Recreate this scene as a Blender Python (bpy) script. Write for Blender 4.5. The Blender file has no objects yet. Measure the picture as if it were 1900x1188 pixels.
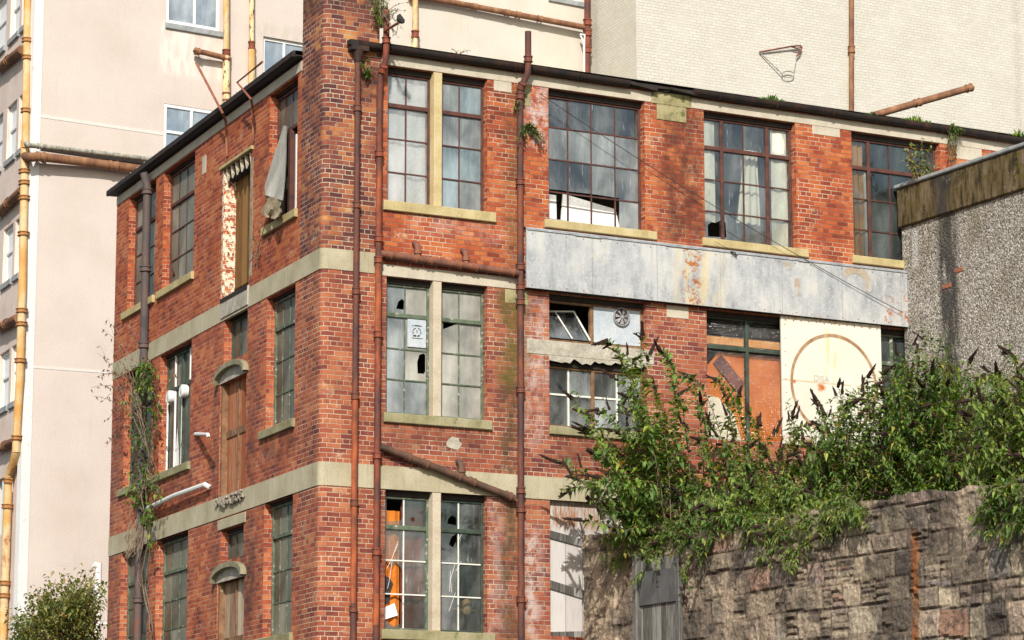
import bpy, math, random
from mathutils import Vector, Matrix, noise
PI=math.pi; rad=math.radians
sc=bpy.context.scene; COL=sc.collection
# ------------------------------------------------------------------ camera
F=5400.0; CX,CY=950.0,594.0
CM=Matrix.Rotation(rad(-28.7),3,'Z')@Matrix.Rotation(rad(100.47),3,'X')@Matrix.Rotation(rad(-.09),3,'Z')
CP=Vector((-18.4298,-39.7339,1.6))
cam=bpy.data.objects.new('camera',bpy.data.cameras.new('camera')); COL.objects.link(cam)
cam.data.sensor_width=36; cam.data.lens=F/1900*36; cam.data.clip_end=3000; cam.data.clip_start=.5
cam.matrix_world=Matrix.Translation(CP)@CM.to_4x4()
sc.camera=cam
# ------------------------------------------------------------------ world, sun, exposure
SUN=Vector((-1,-1.65,1.3)).normalized()
w=bpy.data.worlds.new('World'); sc.world=w; w.use_nodes=True
nt=w.node_tree; bg=nt.nodes['Background']
sky=nt.nodes.new('ShaderNodeTexSky'); sky.sky_type='NISHITA'; sky.sun_disc=False
sky.sun_elevation=math.asin(SUN.z); sky.sun_rotation=math.atan2(SUN.x,SUN.y)
sky.air_density=1.3; sky.dust_density=2.0
nt.links.new(sky.outputs[0],bg.inputs[0]); bg.inputs[1].default_value=.12
sl=bpy.data.lights.new('sun','SUN'); sl.energy=4.6; sl.angle=rad(.5); sl.color=(1,.955,.88)
so=bpy.data.objects.new('sun',sl); COL.objects.link(so)
so.rotation_euler=SUN.to_track_quat('Z','Y').to_euler(); so.location=(-30,-60,50)
sc.view_settings.view_transform='Standard'; sc.view_settings.look='None'
sc.view_settings.exposure=0.15; sc.view_settings.gamma=1
sc.render.engine='CYCLES'
sc.cycles.max_bounces=8; sc.cycles.transparent_max_bounces=24
# ------------------------------------------------------------------ frames & pixel helpers
class Frame:
    def __init__(s,ox,oy,deg):
        s.o=Vector((ox,oy,0)); a=rad(deg); s.R=Matrix.Rotation(a,3,'Z')
        s.X=s.R@Vector((1,0,0)); s.Y=s.R@Vector((0,1,0))
    def w(s,p): return s.o+s.R@Vector(p)
def ray(px,py): return (CM@Vector((px-CX,-(py-CY),-F))).normalized()
def hit(px,py,P,n):
    d=ray(px,py); return CP+d*((P-CP).dot(n)/d.dot(n))
def at(fr,px,py,y=0):           # pixel -> (x,z) in the frame, y = distance inward of its plane
    p=hit(px,py,fr.o+fr.Y*y,fr.Y)-fr.o
    return (p.dot(fr.X),p.z)
def aty(px,py,y): return hit(px,py,Vector((0,y,0)),Vector((0,1,0)))
def atx(px,py,x): return hit(px,py,Vector((x,0,0)),Vector((1,0,0)))
W0=Frame(0,0,0); RF=Frame(0,0,0); LF=Frame(0,0,-95.15)
BX=Frame(10.97,0,-90); SW=Frame(4.64,0,-90)
PF=Frame(17.4385,21.6485,4.6); PL=Frame(2.37,20.44,-95.15)
CF=Frame(17.2,19,0); CS=Frame(17.2,19,-95.15)
# ------------------------------------------------------------------ mesh builder
class MB:
    def __init__(s): s.v=[]; s.f=[]; s.uv=[]; s.c=[]; s.rnd=0.5
    def face(s,pts,uv=None,rnd=None):
        n=len(s.v); s.v+= [Vector(p) for p in pts]; s.f.append(list(range(n,n+len(pts))))
        if uv is None:
            a=Vector(pts[0]);b=Vector(pts[1]);c=Vector(pts[2]); nn=(b-a).cross(c-b)
            ax,ay,az=abs(nn.x),abs(nn.y),abs(nn.z)
            if ay>=ax and ay>=az: uv=[(p[0],p[2]) for p in pts]
            elif ax>=az: uv=[(p[1],p[2]) for p in pts]
            else: uv=[(p[0],p[1]) for p in pts]
        s.uv+=uv; s.c+=[s.rnd if rnd is None else rnd]*len(pts)
    def box(s,x0,x1,y0,y1,z0,z1):
        P=[(x0,y0,z0),(x1,y0,z0),(x1,y1,z0),(x0,y1,z0),(x0,y0,z1),(x1,y0,z1),(x1,y1,z1),(x0,y1,z1)]
        for q in ((0,1,5,4),(1,2,6,5),(2,3,7,6),(3,0,4,7),(4,5,6,7),(3,2,1,0)): s.face([P[i] for i in q])
    def bbox(s,x0,x1,y0,y1,z0,z1,b=.008):   # box with chamfered outer (front) edges
        s.face([(x0+b,y0,z0+b),(x1-b,y0,z0+b),(x1-b,y0,z1-b),(x0+b,y0,z1-b)])
        s.face([(x0,y0+b,z0),(x1,y0+b,z0),(x1-b,y0,z0+b),(x0+b,y0,z0+b)])
        s.face([(x0+b,y0,z1-b),(x1-b,y0,z1-b),(x1,y0+b,z1),(x0,y0+b,z1)])
        s.face([(x0,y0+b,z0),(x0+b,y0,z0+b),(x0+b,y0,z1-b),(x0,y0+b,z1)])
        s.face([(x1-b,y0,z0+b),(x1,y0+b,z0),(x1,y0+b,z1),(x1-b,y0,z1-b)])
        y0+=b
        P=[(x0,y0,z0),(x1,y0,z0),(x1,y1,z0),(x0,y1,z0),(x0,y0,z1),(x1,y0,z1),(x1,y1,z1),(x0,y1,z1)]
        for q in ((1,2,6,5),(2,3,7,6),(3,0,4,7),(4,5,6,7),(3,2,1,0)): s.face([P[i] for i in q])
    def slant(s,p0,p1,wd,y0,y1):            # a bar in the xz-plane between two points
        a=Vector((p0[0],0,p0[1]));b=Vector((p1[0],0,p1[1])); d=(b-a).normalized(); n=Vector((-d.z,0,d.x))*wd/2
        c=[a+n,b+n,b-n,a-n]
        fr=[(q.x,y0,q.z) for q in c]; bk=[(q.x,y1,q.z) for q in c]
        s.face(fr[::-1]); s.face(bk)
        for i in range(4): j=(i+1)%4; s.face([fr[i],fr[j],bk[j],bk[i]])
    def tube(s,path,r,seg=10,cap=True):
        path=[Vector(p) for p in path]; n=len(path); R=r if isinstance(r,(list,tuple)) else [r]*n
        rings=[]; up=None; L=0
        for i,p in enumerate(path):
            if i: L+=(p-path[i-1]).length
            d=((path[i+1]-p).normalized() if i<n-1 else Vector()) + ((p-path[i-1]).normalized() if i else Vector())
            if d.length<1e-6: d=path[min(i+1,n-1)]-path[max(i-1,0)]
            if d.length<1e-6: d=Vector((0,0,1))
            d.normalize()
            if up is None: up=Vector((0,0,1)) if abs(d.z)<.9 else Vector((0,1,0))
            x=up.cross(d)
            if x.length<1e-5: x=Vector((1,0,0)).cross(d)
            x.normalize(); y=d.cross(x); up=y
            rings.append(([p+x*math.cos(2*PI*k/seg)*R[i]+y*math.sin(2*PI*k/seg)*R[i] for k in range(seg)],L))
        base=len(s.v)
        for rg,_ in rings: s.v+=rg
        for i in range(n-1):
            for k in range(seg):
                k2=(k+1)%seg
                s.f.append([base+i*seg+k,base+i*seg+k2,base+(i+1)*seg+k2,base+(i+1)*seg+k])
                u0=k/seg*2*PI*R[0];u1=(k+1)/seg*2*PI*R[0]
                s.uv+=[(u0,rings[i][1]),(u1,rings[i][1]),(u1,rings[i+1][1]),(u0,rings[i+1][1])]; s.c+=[s.rnd]*4
        if cap:
            for i in (0,n-1):
                ids=[base+i*seg+k for k in range(seg)]
                if i==0: ids=ids[::-1]
                s.f.append(ids); s.uv+=[(0,0)]*seg; s.c+=[s.rnd]*seg
    def poly(s,outer,holes,y,uvoff=(0,0)):   # flat polygon with holes in the xz-plane at depth y
        import bmesh
        bm=bmesh.new(); ed=[]
        for lp in [outer]+holes:
            vs=[bm.verts.new((p[0],y,p[1])) for p in lp]
            for i in range(len(vs)): ed.append(bm.edges.new((vs[i],vs[(i+1)%len(vs)])))
        g=bmesh.ops.triangle_fill(bm,edges=ed,use_beauty=True,use_dissolve=False,normal=(0,-1,0))
        for fc in bm.faces:
            pts=[tuple(v.co) for v in fc.verts]
            a,b,c=[Vector(q) for q in pts]
            if (b-a).cross(c-b).y>0: pts=pts[::-1]
            s.face(pts)
        bm.free()
ORG={}
def build(mb,name,mat,parent=None,fr=W0,smooth=False,origin=None,attr=False,weld=False):
    vs=[fr.w(v) for v in mb.v]
    if parent is not None and origin is None: o=sum(vs,Vector())/max(1,len(vs))
    elif origin is not None: o=Vector(origin)
    else:
        o=Vector((sum(v.x for v in vs)/len(vs),sum(v.y for v in vs)/len(vs),min(v.z for v in vs)))
    me=bpy.data.meshes.new(name); me.from_pydata([v-o for v in vs],[],mb.f)
    ul=me.uv_layers.new(name='UVMap')
    ul.data.foreach_set('uv',[c for uv in mb.uv for c in uv])
    if attr:
        at_=me.color_attributes.new('rnd','FLOAT_COLOR','CORNER')
        at_.data.foreach_set('color',[c for r in mb.c for c in ((r,r,r,1) if not isinstance(r,tuple) else (r[0],r[1],0,1))])
    me.materials.append(mat); me.update(); me.validate()
    if weld:
        import bmesh
        bm=bmesh.new(); bm.from_mesh(me); bmesh.ops.remove_doubles(bm,verts=bm.verts,dist=1e-4); bm.to_mesh(me); bm.free()
    if smooth:
        me.polygons.foreach_set('use_smooth',[True]*len(me.polygons))
        try: me.set_sharp_from_angle(angle=rad(42))
        except Exception: pass
    ob=bpy.data.objects.new(name,me); COL.objects.link(ob)
    ORG[ob.name]=o
    if parent is not None: ob.parent=parent; ob.location=o-ORG[parent.name]
    else: ob.location=o
    return ob
def tag(o,label=None,cat=None,group=None,kind=None):
    if label: o['label']=label
    if cat: o['category']=cat
    if group: o['group']=group
    if kind: o['kind']=kind
    return o
def thing(name,loc,label,cat,group=None):
    o=bpy.data.objects.new(name,None); COL.objects.link(o); o.location=loc; o.empty_display_size=.3
    ORG[o.name]=Vector(loc); tag(o,label,cat,group); return o
# ------------------------------------------------------------------ material DSL
class NT:
    def __init__(s,name):
        s.m=bpy.data.materials.new(name); s.m.use_nodes=True; s.t=s.m.node_tree; s.t.nodes.clear()
        s.out=s.t.nodes.new('ShaderNodeOutputMaterial'); s._uv=None
    def n(s,ty,ins={},**kw):
        nd=s.t.nodes.new(ty)
        for k,v in kw.items(): setattr(nd,k,v)
        for k,v in ins.items(): s.set(nd.inputs[k],v)
        return nd
    def set(s,sock,v):
        if isinstance(v,bpy.types.NodeSocket): s.t.links.new(v,sock)
        elif isinstance(v,(tuple,list)):
            v=tuple(v)
            if sock.type=='RGBA' and len(v)==3: v=v+(1,)
            sock.default_value=v
        else: sock.default_value=v
    def m_(s,op,a,b=0,c=0,clamp=False):
        nd=s.n('ShaderNodeMath',operation=op,use_clamp=clamp); s.set(nd.inputs[0],a); s.set(nd.inputs[1],b)
        if op in('MULTIPLY_ADD','COMPARE','SMOOTH_MIN','WRAP'): s.set(nd.inputs[2],c)
        return nd.outputs[0]
    def mix(s,f,a,b,mode='MIX'):
        nd=s.n('ShaderNodeMix',data_type='RGBA',blend_type=mode); s.set(nd.inputs[0],f); s.set(nd.inputs[6],a); s.set(nd.inputs[7],b); return nd.outputs[2]
    def lerp(s,f,a,b):
        nd=s.n('ShaderNodeMix',data_type='FLOAT'); s.set(nd.inputs[0],f); s.set(nd.inputs[2],a); s.set(nd.inputs[3],b); return nd.outputs[0]
    def step(s,v,lo,hi,a=0.,b=1.):
        nd=s.n('ShaderNodeMapRange',interpolation_type='SMOOTHSTEP'); s.set(nd.inputs[0],v)
        for i,x in enumerate((lo,hi,a,b)): nd.inputs[1+i].default_value=x
        return nd.outputs[0]
    def uv(s):
        if s._uv is None:
            tc=s.n('ShaderNodeTexCoord'); sp=s.n('ShaderNodeSeparateXYZ'); s.t.links.new(tc.outputs['UV'],sp.inputs[0]); s._uv=(sp.outputs[0],sp.outputs[1],tc.outputs['UV'],tc.outputs['Object'])
        return s._uv
    def xyz(s,x,y,z=0.):
        nd=s.n('ShaderNodeCombineXYZ'); s.set(nd.inputs[0],x); s.set(nd.inputs[1],y); s.set(nd.inputs[2],z); return nd.outputs[0]
    def scl(s,v,x,y,z=1): 
        nd=s.n('ShaderNodeVectorMath',operation='MULTIPLY'); s.set(nd.inputs[0],v); nd.inputs[1].default_value=(x,y,z); return nd.outputs[0]
    def noise(s,vec,scale,det=4,rough=.55,dist=0,col=False):
        nd=s.n('ShaderNodeTexNoise'); s.set(nd.inputs['Vector'],vec); nd.inputs['Scale'].default_value=scale; nd.inputs['Detail'].default_value=det
        nd.inputs['Roughness'].default_value=rough; nd.inputs['Distortion'].default_value=dist
        return nd.outputs[1 if col else 0]
    def vor(s,vec,scale,feat='F1',out='Distance',rand=1.):
        nd=s.n('ShaderNodeTexVoronoi',feature=feat); s.set(nd.inputs['Vector'],vec); nd.inputs['Scale'].default_value=scale
        nd.inputs['Randomness'].default_value=rand
        return nd.outputs[out]
    def ramp(s,f,stops,interp='LINEAR'):
        nd=s.n('ShaderNodeValToRGB'); s.set(nd.inputs[0],f); cr=nd.color_ramp; cr.interpolation=interp
        while len(cr.elements)<len(stops): cr.elements.new(.5)
        for e,(p,c) in zip(cr.elements,stops): e.position=p; e.color=tuple(c)+(1,)
        return nd.outputs[0]
    def bump(s,h,st=.5,d=.01,nrm=None):
        nd=s.n('ShaderNodeBump'); s.set(nd.inputs['Height'],h); nd.inputs['Strength'].default_value=st; nd.inputs['Distance'].default_value=d
        if nrm is not None: s.set(nd.inputs['Normal'],nrm)
        return nd.outputs[0]
    def bsdf(s,col,rough=.8,nrm=None,spec=.3,metal=0):
        nd=s.n('ShaderNodeBsdfPrincipled'); s.set(nd.inputs['Base Color'],col); s.set(nd.inputs['Roughness'],rough)
        s.set(nd.inputs['Specular IOR Level'],spec); s.set(nd.inputs['Metallic'],metal)
        if nrm is not None: s.set(nd.inputs['Normal'],nrm)
        return nd
    def end(s,sh):
        s.t.links.new(sh if isinstance(sh,bpy.types.NodeSocket) else sh.outputs[0],s.out.inputs[0]); return s.m
    def box(s,u,v,u0,u1,v0,v1,e=.15):      # soft box mask
        a=s.m_('MULTIPLY',s.step(u,u0-e,u0+e),s.step(u,u1-e,u1+e,1.,0.))
        b=s.m_('MULTIPLY',s.step(v,v0-e,v0+e),s.step(v,v1-e,v1+e,1.,0.))
        return s.m_('MULTIPLY',a,b)
# ------------------------------------------------------------------ materials
def brick(name,pal,mortar_d,mortar_l,eff=[],damp=[],L=.225,C=.075,hdr=4,mw=(.0035,.0075),effall=.12,bumpd=.006,paint=None,dirtc=(.05,.03,.025)):
    n=NT(name); u,v,uv,ob=n.uv()
    wob=n.noise(uv,2.2,2); wob2=n.noise(uv,35,2)
    v2=n.m_('ADD',v,n.m_('MULTIPLY',n.m_('SUBTRACT',wob,.5),.012))
    u2=n.m_('ADD',u,n.m_('MULTIPLY',n.m_('SUBTRACT',n.noise(uv,3.1,1),.5),.02))
    rv=n.m_('DIVIDE',v2,C); row=n.m_('FLOOR',rv); fr=n.m_('FRACT',rv)
    if hdr: hd=n.m_('LESS_THAN',n.m_('MODULO',n.m_('ADD',row,400),hdr),.5)
    else: hd=0.
    ln=n.m_('MULTIPLY_ADD',hd,-L/2,L)
    off=n.m_('MULTIPLY',n.m_('MODULO',n.m_('ADD',row,400),2),L/2) if hdr else n.m_('MULTIPLY',n.m_('MODULO',n.m_('ADD',row,400),2),L/2)
    off=n.m_('ADD',off,n.m_('MULTIPLY',hd,L/4+.01))
    uu=n.m_('DIVIDE',n.m_('ADD',n.m_('ADD',u2,off),50.),ln); colm=n.m_('FLOOR',uu); fc=n.m_('FRACT',uu)
    du=n.m_('MULTIPLY',n.m_('MINIMUM',fc,n.m_('SUBTRACT',1,fc)),ln)
    dv=n.m_('MULTIPLY',n.m_('MINIMUM',fr,n.m_('SUBTRACT',1,fr)),C)
    e=n.m_('ADD',n.m_('MINIMUM',du,dv),n.m_('MULTIPLY',n.m_('SUBTRACT',wob2,.5),.006))
    mask=n.step(e,mw[0],mw[1])
    wn=n.n('ShaderNodeTexWhiteNoise',noise_dimensions='3D'); n.set(wn.inputs[0],n.xyz(colm,row,hd)); rnd=wn.outputs[0]
    big=n.noise(uv,.55,3)
    f=n.m_('ADD',n.m_('MULTIPLY_ADD',rnd,.58,.09),n.m_('MULTIPLY',n.m_('SUBTRACT',n.noise(uv,1.1,5,.65),.42),1.3),clamp=True)
    bc=n.ramp(f,pal)
    fine=n.noise(uv,60,4,.65)
    bc=n.mix(1,bc,n.ramp(fine,[(.25,(.62,.62,.62)),(.6,(1.05,1.05,1.05)),(.8,(1.35,1.3,1.25))]),'MULTIPLY')
    # burnt faces
    wn2=n.n('ShaderNodeTexWhiteNoise',noise_dimensions='3D'); n.set(wn2.inputs[0],n.xyz(row,colm,3.7))
    mc=n.mix(n.step(n.noise(uv,1.3,5,.6),.4,.62),mortar_d,mortar_l)
    c=n.mix(mask,mc,bc)
    smear=n.m_('MULTIPLY',n.step(n.noise(n.scl(uv,1,1.5),1.9,5,.65),.56,.66),n.step(n.noise(uv,17,4,.7),.46,.6)); c=n.mix(n.m_('MULTIPLY',smear,.5),c,mortar_l)
    chip=n.step(n.noise(uv,24,4,.75),.66,.72); c=n.mix(n.m_('MULTIPLY',chip,.6),c,(.05,.028,.022))
    soot=n.step(n.noise(uv,.9,6,.65),.55,.8); c=n.mix(n.m_('MULTIPLY',soot,.45),c,dirtc)
    if effall:
        ef=n.m_('MULTIPLY',n.step(n.noise(uv,3.5,6,.7),.62,.72),n.step(n.noise(n.scl(uv,1,.4),14,5,.7),.42,.6)); c=n.mix(n.m_('MULTIPLY',ef,effall*4),c,(.62,.52,.48))
    for (a,b,c0,d,k) in eff:
        m=n.box(u,v,a,b,c0,d,.18); p=n.step(n.noise(n.scl(uv,1,.8),5,7,.75),.42,.58)
        c=n.mix(n.m_('MULTIPLY',n.m_('MULTIPLY',m,p),k),c,(.56,.48,.45))
    for (a,b,c0,d,k,dc) in damp:
        m=n.box(u,v,a,b,c0,d,.16); p=n.step(n.noise(n.scl(uv,1,.6),4,6,.7),.3,.62)
        c=n.mix(n.m_('MULTIPLY',n.m_('MULTIPLY',m,p),k),c,dc)
    if paint:
        p=n.step(n.noise(uv,9,5,.7),paint[1],paint[1]+.06); c=n.mix(p,c,paint[0])
    h=n.m_('ADD',n.m_('MULTIPLY',mask,1.),n.m_('MULTIPLY',fine,.5))
    h=n.m_('ADD',h,n.m_('MULTIPLY',rnd,.35))
    return n.end(n.bsdf(c,.88,n.bump(h,.9,bumpd),.2))
PO=[(0,(.15,.035,.02)),(.25,(.30,.06,.028)),(.5,(.42,.095,.035)),(.75,(.50,.15,.05)),(1,(.58,.22,.09))]
PR=[(0,(.10,.034,.034)),(.2,(.20,.052,.04)),(.45,(.30,.08,.045)),(.7,(.39,.12,.06)),(.88,(.46,.18,.085)),(1,(.52,.28,.16))]
PD=[(0,(.05,.024,.026)),(.25,(.12,.04,.036)),(.5,(.22,.065,.045)),(.72,(.34,.11,.05)),(.88,(.48,.2,.07)),(1,(.56,.3,.11))]
DG=(.05,.045,.02); DK=(.06,.025,.02)
M={}
M['brickT']=brick('orange_brick',PO,(.24,.12,.075),(.56,.44,.32),eff=[(3.6,4.0,12.9,13.9,.75),(1.5,3.2,11.25,11.45,.3)],
  damp=[(6.1,6.95,11.5,13.9,.75,DK),(3.2,3.5,10.4,13.8,.6,DG)])
M['brickB']=brick('red_brick',PR,(.30,.2,.14),(.55,.45,.34),eff=[(3.55,3.98,9.0,10.3,.45),(3.5,3.8,5.0,6.7,.75),(2.95,3.2,5,7.1,.35),(3.5,3.9,8.0,9.3,.35)],
  damp=[(3.1,3.45,4.5,10.45,.8,DG),(3.1,3.6,8.9,10.5,.5,(.14,.13,.02)),(1.1,2.9,7.75,8.2,.5,DK),(4.0,5.9,7.7,8.2,.5,DK),(.9,1.1,4.5,10,.5,DK)])
M['brickL']=brick('weathered_red_brick',[(p,(c[0]*1.2,c[1]*1.08,c[2]*.92)) for p,c in PR],(.34,.22,.15),(.56,.43,.31),mw=(.0025,.006),
  damp=[(-8.7,-6.4,7.7,8.15,.6,DK),(-2.8,-1.1,7.7,8.15,.6,DK),(-5.3,-4.9,5.0,9.8,.5,(.07,.045,.035)),(-3.5,-3.1,5.0,9.8,.5,(.07,.045,.035)),(-9.6,-9.0,4,9.5,.9,(.035,.028,.02)),(-11.6,-10.9,4,9.5,.4,(.12,.08,.06)),(-4.2,-2.9,5.4,6.6,.6,(.05,.03,.03))],effall=.2)
M['brickLT']=brick('orange_red_brick',[(p,(c[0]*.92,c[1]*.9,c[2]*.95)) for p,c in PO],(.32,.19,.12),(.54,.4,.29),mw=(.0025,.006),effall=.15)
M['brickC']=brick('corner_brick',PR,(.38,.25,.16),(.58,.45,.31),effall=.08)
M['brickD']=brick('dark_vitrified_brick',PD,(.28,.19,.13),(.52,.44,.33),damp=[(-1.2,1.2,14.7,17,.75,(.03,.024,.02)),(.5,.95,13.3,13.75,.8,(.03,.02,.02))],effall=.16)
M['brickP']=brick('flaking_painted_brick',PO,(.5,.4,.3),(.7,.6,.45),paint=((.72,.66,.5),.47),hdr=0)
M['brickW']=brick('cream_glazed_brick',[(0,(.57,.54,.47)),(.5,(.61,.585,.51)),(1,(.65,.63,.56))],(.40,.37,.31),(.48,.45,.385),hdr=5,effall=0,bumpd=.003,
  damp=[(11.66,11.8,15,27,.55,(.33,.27,.19)),(-1,14,24,27,.12,(.4,.33,.2))],dirtc=(.46,.42,.34))
def plain(name,cols,scale=3,rough=.85,bd=.004,streak=0,spots=None,fine=40,spec=.25):
    n=NT(name); u,v,uv,ob=n.uv()
    c=n.ramp(n.noise(ob,scale,6,.62),[(.28+.44*i/(len(cols)-1),q) for i,q in enumerate(cols)])
    if streak:
        st=n.noise(n.scl(uv,9,.7),1.6,5,.6); c=n.mix(n.m_('MULTIPLY',n.step(st,.5,.72),streak),c,tuple(x*.42 for x in cols[0]))
    fn=n.noise(ob,fine,5,.65)
    c=n.mix(1,c,n.ramp(fn,[(.25,(.8,.8,.8)),(.7,(1.12,1.12,1.12))]),'MULTIPLY')
    if spots:
        p=n.step(n.noise(ob,spots[1],6,.7),spots[2],spots[2]+.07); c=n.mix(n.m_('MULTIPLY',p,spots[3] if len(spots)>3 else 1),c,spots[0])
    return n.end(n.bsdf(c,rough,n.bump(fn,.6,bd),spec))
M['conc']=plain('weathered_concrete',[(.31,.27,.17),(.41,.365,.25),(.49,.44,.32)],1.6,streak=.3)
M['lintel']=plain('pale_cement_lintel',[(.40,.35,.27),(.50,.445,.35),(.56,.51,.41)],2.2,streak=.15,spots=((.22,.2,.12),5,.66,.8))
M['mosspad']=plain('mossy_crumbling_cement',[(.45,.40,.25),(.32,.28,.14),(.16,.14,.07)],4,bd=.02,spots=((.12,.13,.05),7,.55))
M['mull']=plain('stone_mullion',[(.42,.36,.26),(.5,.44,.33),(.55,.49,.38)],3)
M['mullY']=plain('yellow_painted_mullion',[(.43,.345,.17),(.52,.43,.23),(.58,.5,.3)],3,streak=.12)
M['sillY']=plain('ochre_stone_sill',[(.32,.26,.125),(.45,.365,.18),(.54,.455,.26)],3,streak=.2,spots=((.16,.14,.06),6,.68,.7))
M['sillG']=plain('mossy_stone_sill',[(.18,.165,.08),(.29,.26,.145),(.37,.33,.21)],3.5,streak=.25,spots=((.10,.13,.03),5,.62,.8))
M['canopy']=plain('lichened_canopy_stone',[(.15,.135,.08),(.26,.235,.15),(.36,.33,.23)],4,bd=.012)
M['rubble']=plain('broken_rubble',[(.12,.10,.08),(.28,.24,.2),(.4,.36,.3)],9,bd=.02)
M['cracked']=plain('broken_concrete',[(.28,.25,.2),(.42,.38,.31),(.54,.5,.42)],5,bd=.02,spots=((.1,.07,.05),8,.64,.8))
def rust(name,cols,lo=.35,hi=.65,rough=.75,scale=4,blobs=None,sx=1):
    n=NT(name); u,v,uv,ob=n.uv()
    vec=n.scl(ob,1,1,.45)
    c=n.ramp(n.noise(vec,scale,7,.68),[(lo+(hi-lo)*i/(len(cols)-1),q) for i,q in enumerate(cols)])
    fn=n.noise(ob,70,5,.7)
    c=n.mix(1,c,n.ramp(fn,[(.25,(.65,.65,.65)),(.7,(1.25,1.2,1.15))]),'MULTIPLY')
    if blobs: c=n.mix(n.step(n.noise(vec,blobs[1],6,.7),blobs[2],blobs[2]+.05),c,blobs[0])
    return n.end(n.bsdf(c,rough,n.bump(fn,.5,.004),.35))
M['pipe']=rust('rusty_iron_pipe',[(.05,.032,.035),(.085,.04,.035),(.13,.048,.033),(.2,.06,.03)])
M['pipeR']=rust('red_rusted_iron_pipe',[(.07,.035,.034),(.12,.042,.03),(.21,.055,.03),(.33,.085,.035)],.35,.68)
M['pipeBn']=rust('brown_rusty_pipe',[(.09,.045,.035),(.15,.065,.045),(.2,.085,.055),(.26,.1,.05)])
M['pipeDk']=rust('dark_brown_pipe',[(.06,.04,.032),(.09,.055,.04),(.12,.065,.045),(.17,.08,.05)])
M['pipeB']=rust('blue_black_iron_pipe',[(.055,.05,.055),(.09,.075,.075),(.12,.08,.07),(.17,.07,.045)],.38,.7)
M['gutter']=rust('black_iron_gutter',[(.018,.016,.015),(.03,.02,.017),(.055,.026,.018),(.13,.05,.03)],.4,.75)
M['pipeO']=rust('orange_painted_pipe',[(.52,.24,.06),(.58,.34,.12),(.62,.48,.28),(.34,.12,.04)],.3,.7,scale=2.5,blobs=((.30,.11,.04),5,.62))
M['pipeF']=rust('flaking_white_pipe',[(.72,.62,.42),(.70,.55,.3),(.55,.28,.1)],.35,.65,scale=6,blobs=((.10,.06,.04),11,.54))
M['pipeBr']=rust('brown_painted_pipe',[(.13,.06,.035),(.2,.095,.05),(.28,.14,.07),(.4,.25,.12)],.35,.72)
M['pipeG']=rust('lichen_grey_pipe',[(.12,.12,.10),(.3,.3,.25),(.5,.48,.4)],.35,.65,scale=9)
M['bar']=rust('rusty_steel_bar',[(.14,.05,.035),(.24,.09,.05),(.36,.15,.09)])
M['white_metal']=plain('white_painted_metal',[(.7,.7,.68),(.78,.78,.76)],3,rough=.5)
def frame_m(name,a,b,rustc=(.2,.08,.04),k=.58):
    n=NT(name); u,v,uv,ob=n.uv(); c=n.ramp(n.noise(ob,5,6,.65),[(.35,a),(.65,b)])
    c=n.mix(n.step(n.noise(ob,9,7,.72),k,k+.07),c,rustc); return n.end(n.bsdf(c,.7,n.bump(n.noise(ob,60,4),.4,.003),.3))
M['fRed']=frame_m('rusted_steel_frame',(.055,.028,.024),(.13,.05,.036),(.3,.15,.1),.63)
M['fGreen']=frame_m('green_painted_steel_frame',(.055,.075,.05),(.14,.175,.115),(.40,.39,.31),.56)
M['fDark']=frame_m('dark_green_steel_frame',(.025,.035,.028),(.06,.085,.06),(.35,.33,.24),.64)
M['fWhite']=frame_m('white_flaking_bars',(.6,.6,.54),(.75,.75,.68),(.2,.25,.16),.58)
M['fWin']=plain('white_gloss_frame',[(.74,.74,.72),(.8,.8,.78)],3,rough=.45)
M['fBrown']=frame_m('weathered_timber_frame',(.12,.06,.03),(.26,.15,.08),(.38,.3,.2),.6)
def glass(name,a,b,op=(.45,.95),streak=1.,rough=.22,dirt=.5,spec=.5):
    n=NT(name); u,v,uv,ob=n.uv()
    g=n.noise(n.scl(ob,1,1,.6),1.9,5,.6); c=n.ramp(g,[(.34,a),(.54,b),(.7,tuple(min(.7,x*1.35+.02) for x in b))])  # grime tone, with pale blotches painted in as reflected clouds
    st=n.noise(n.scl(ob,14,14,1.0),2.,5,.65)
    c=n.mix(n.m_('MULTIPLY',n.step(st,.56,.7),.5*streak),c,tuple(min(.8,x*1.7+.05) for x in b))
    sp=n.step(n.vor(ob,38,'F1'),.08,.16,1.,0.); sp=n.m_('MULTIPLY',sp,n.step(n.noise(ob,3,3),.5,.62)); c=n.mix(n.m_('MULTIPLY',sp,.5),c,(.6,.6,.58))
    opac=n.lerp(n.step(n.noise(n.scl(ob,1,1,.5),1.7,5,.6),.35,.68),op[0],op[1])
    opac=n.m_('MAXIMUM',opac,n.m_('MULTIPLY',n.step(st,.56,.7),.8*streak))
    B=n.bsdf(c,n.lerp(n.noise(ob,4,4),.06,rough*2),n.bump(n.noise(ob,1.8,3),.25,.02),spec)
    T=n.n('ShaderNodeBsdfTransparent',{0:(.86,.9,.88)})
    G=n.n('ShaderNodeBsdfGlossy',{0:(.8,.85,.88),1:.04}); n.set(G.inputs['Normal'],n.bump(n.noise(ob,1.3,2),.3,.02))
    mt=n.n('ShaderNodeMixShader'); mt.inputs[0].default_value=.16; n.t.links.new(T.outputs[0],mt.inputs[1]); n.t.links.new(G.outputs[0],mt.inputs[2])
    mx=n.n('ShaderNodeMixShader'); n.set(mx.inputs[0],opac); n.t.links.new(mt.outputs[0],mx.inputs[1]); n.t.links.new(B.outputs[0],mx.inputs[2])
    return n.end(mx)
M['gWhite']=glass('net_grey_glass',(.38,.39,.40),(.55,.55,.54),(.2,.6),.5)
M['gBlue']=glass('blue_grey_dirty_glass',(.085,.115,.125),(.22,.28,.30),(.75,1.),.8)
M['gGrey']=glass('grey_dirty_glass',(.15,.165,.165),(.30,.325,.325),(.5,.95),.8)
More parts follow.
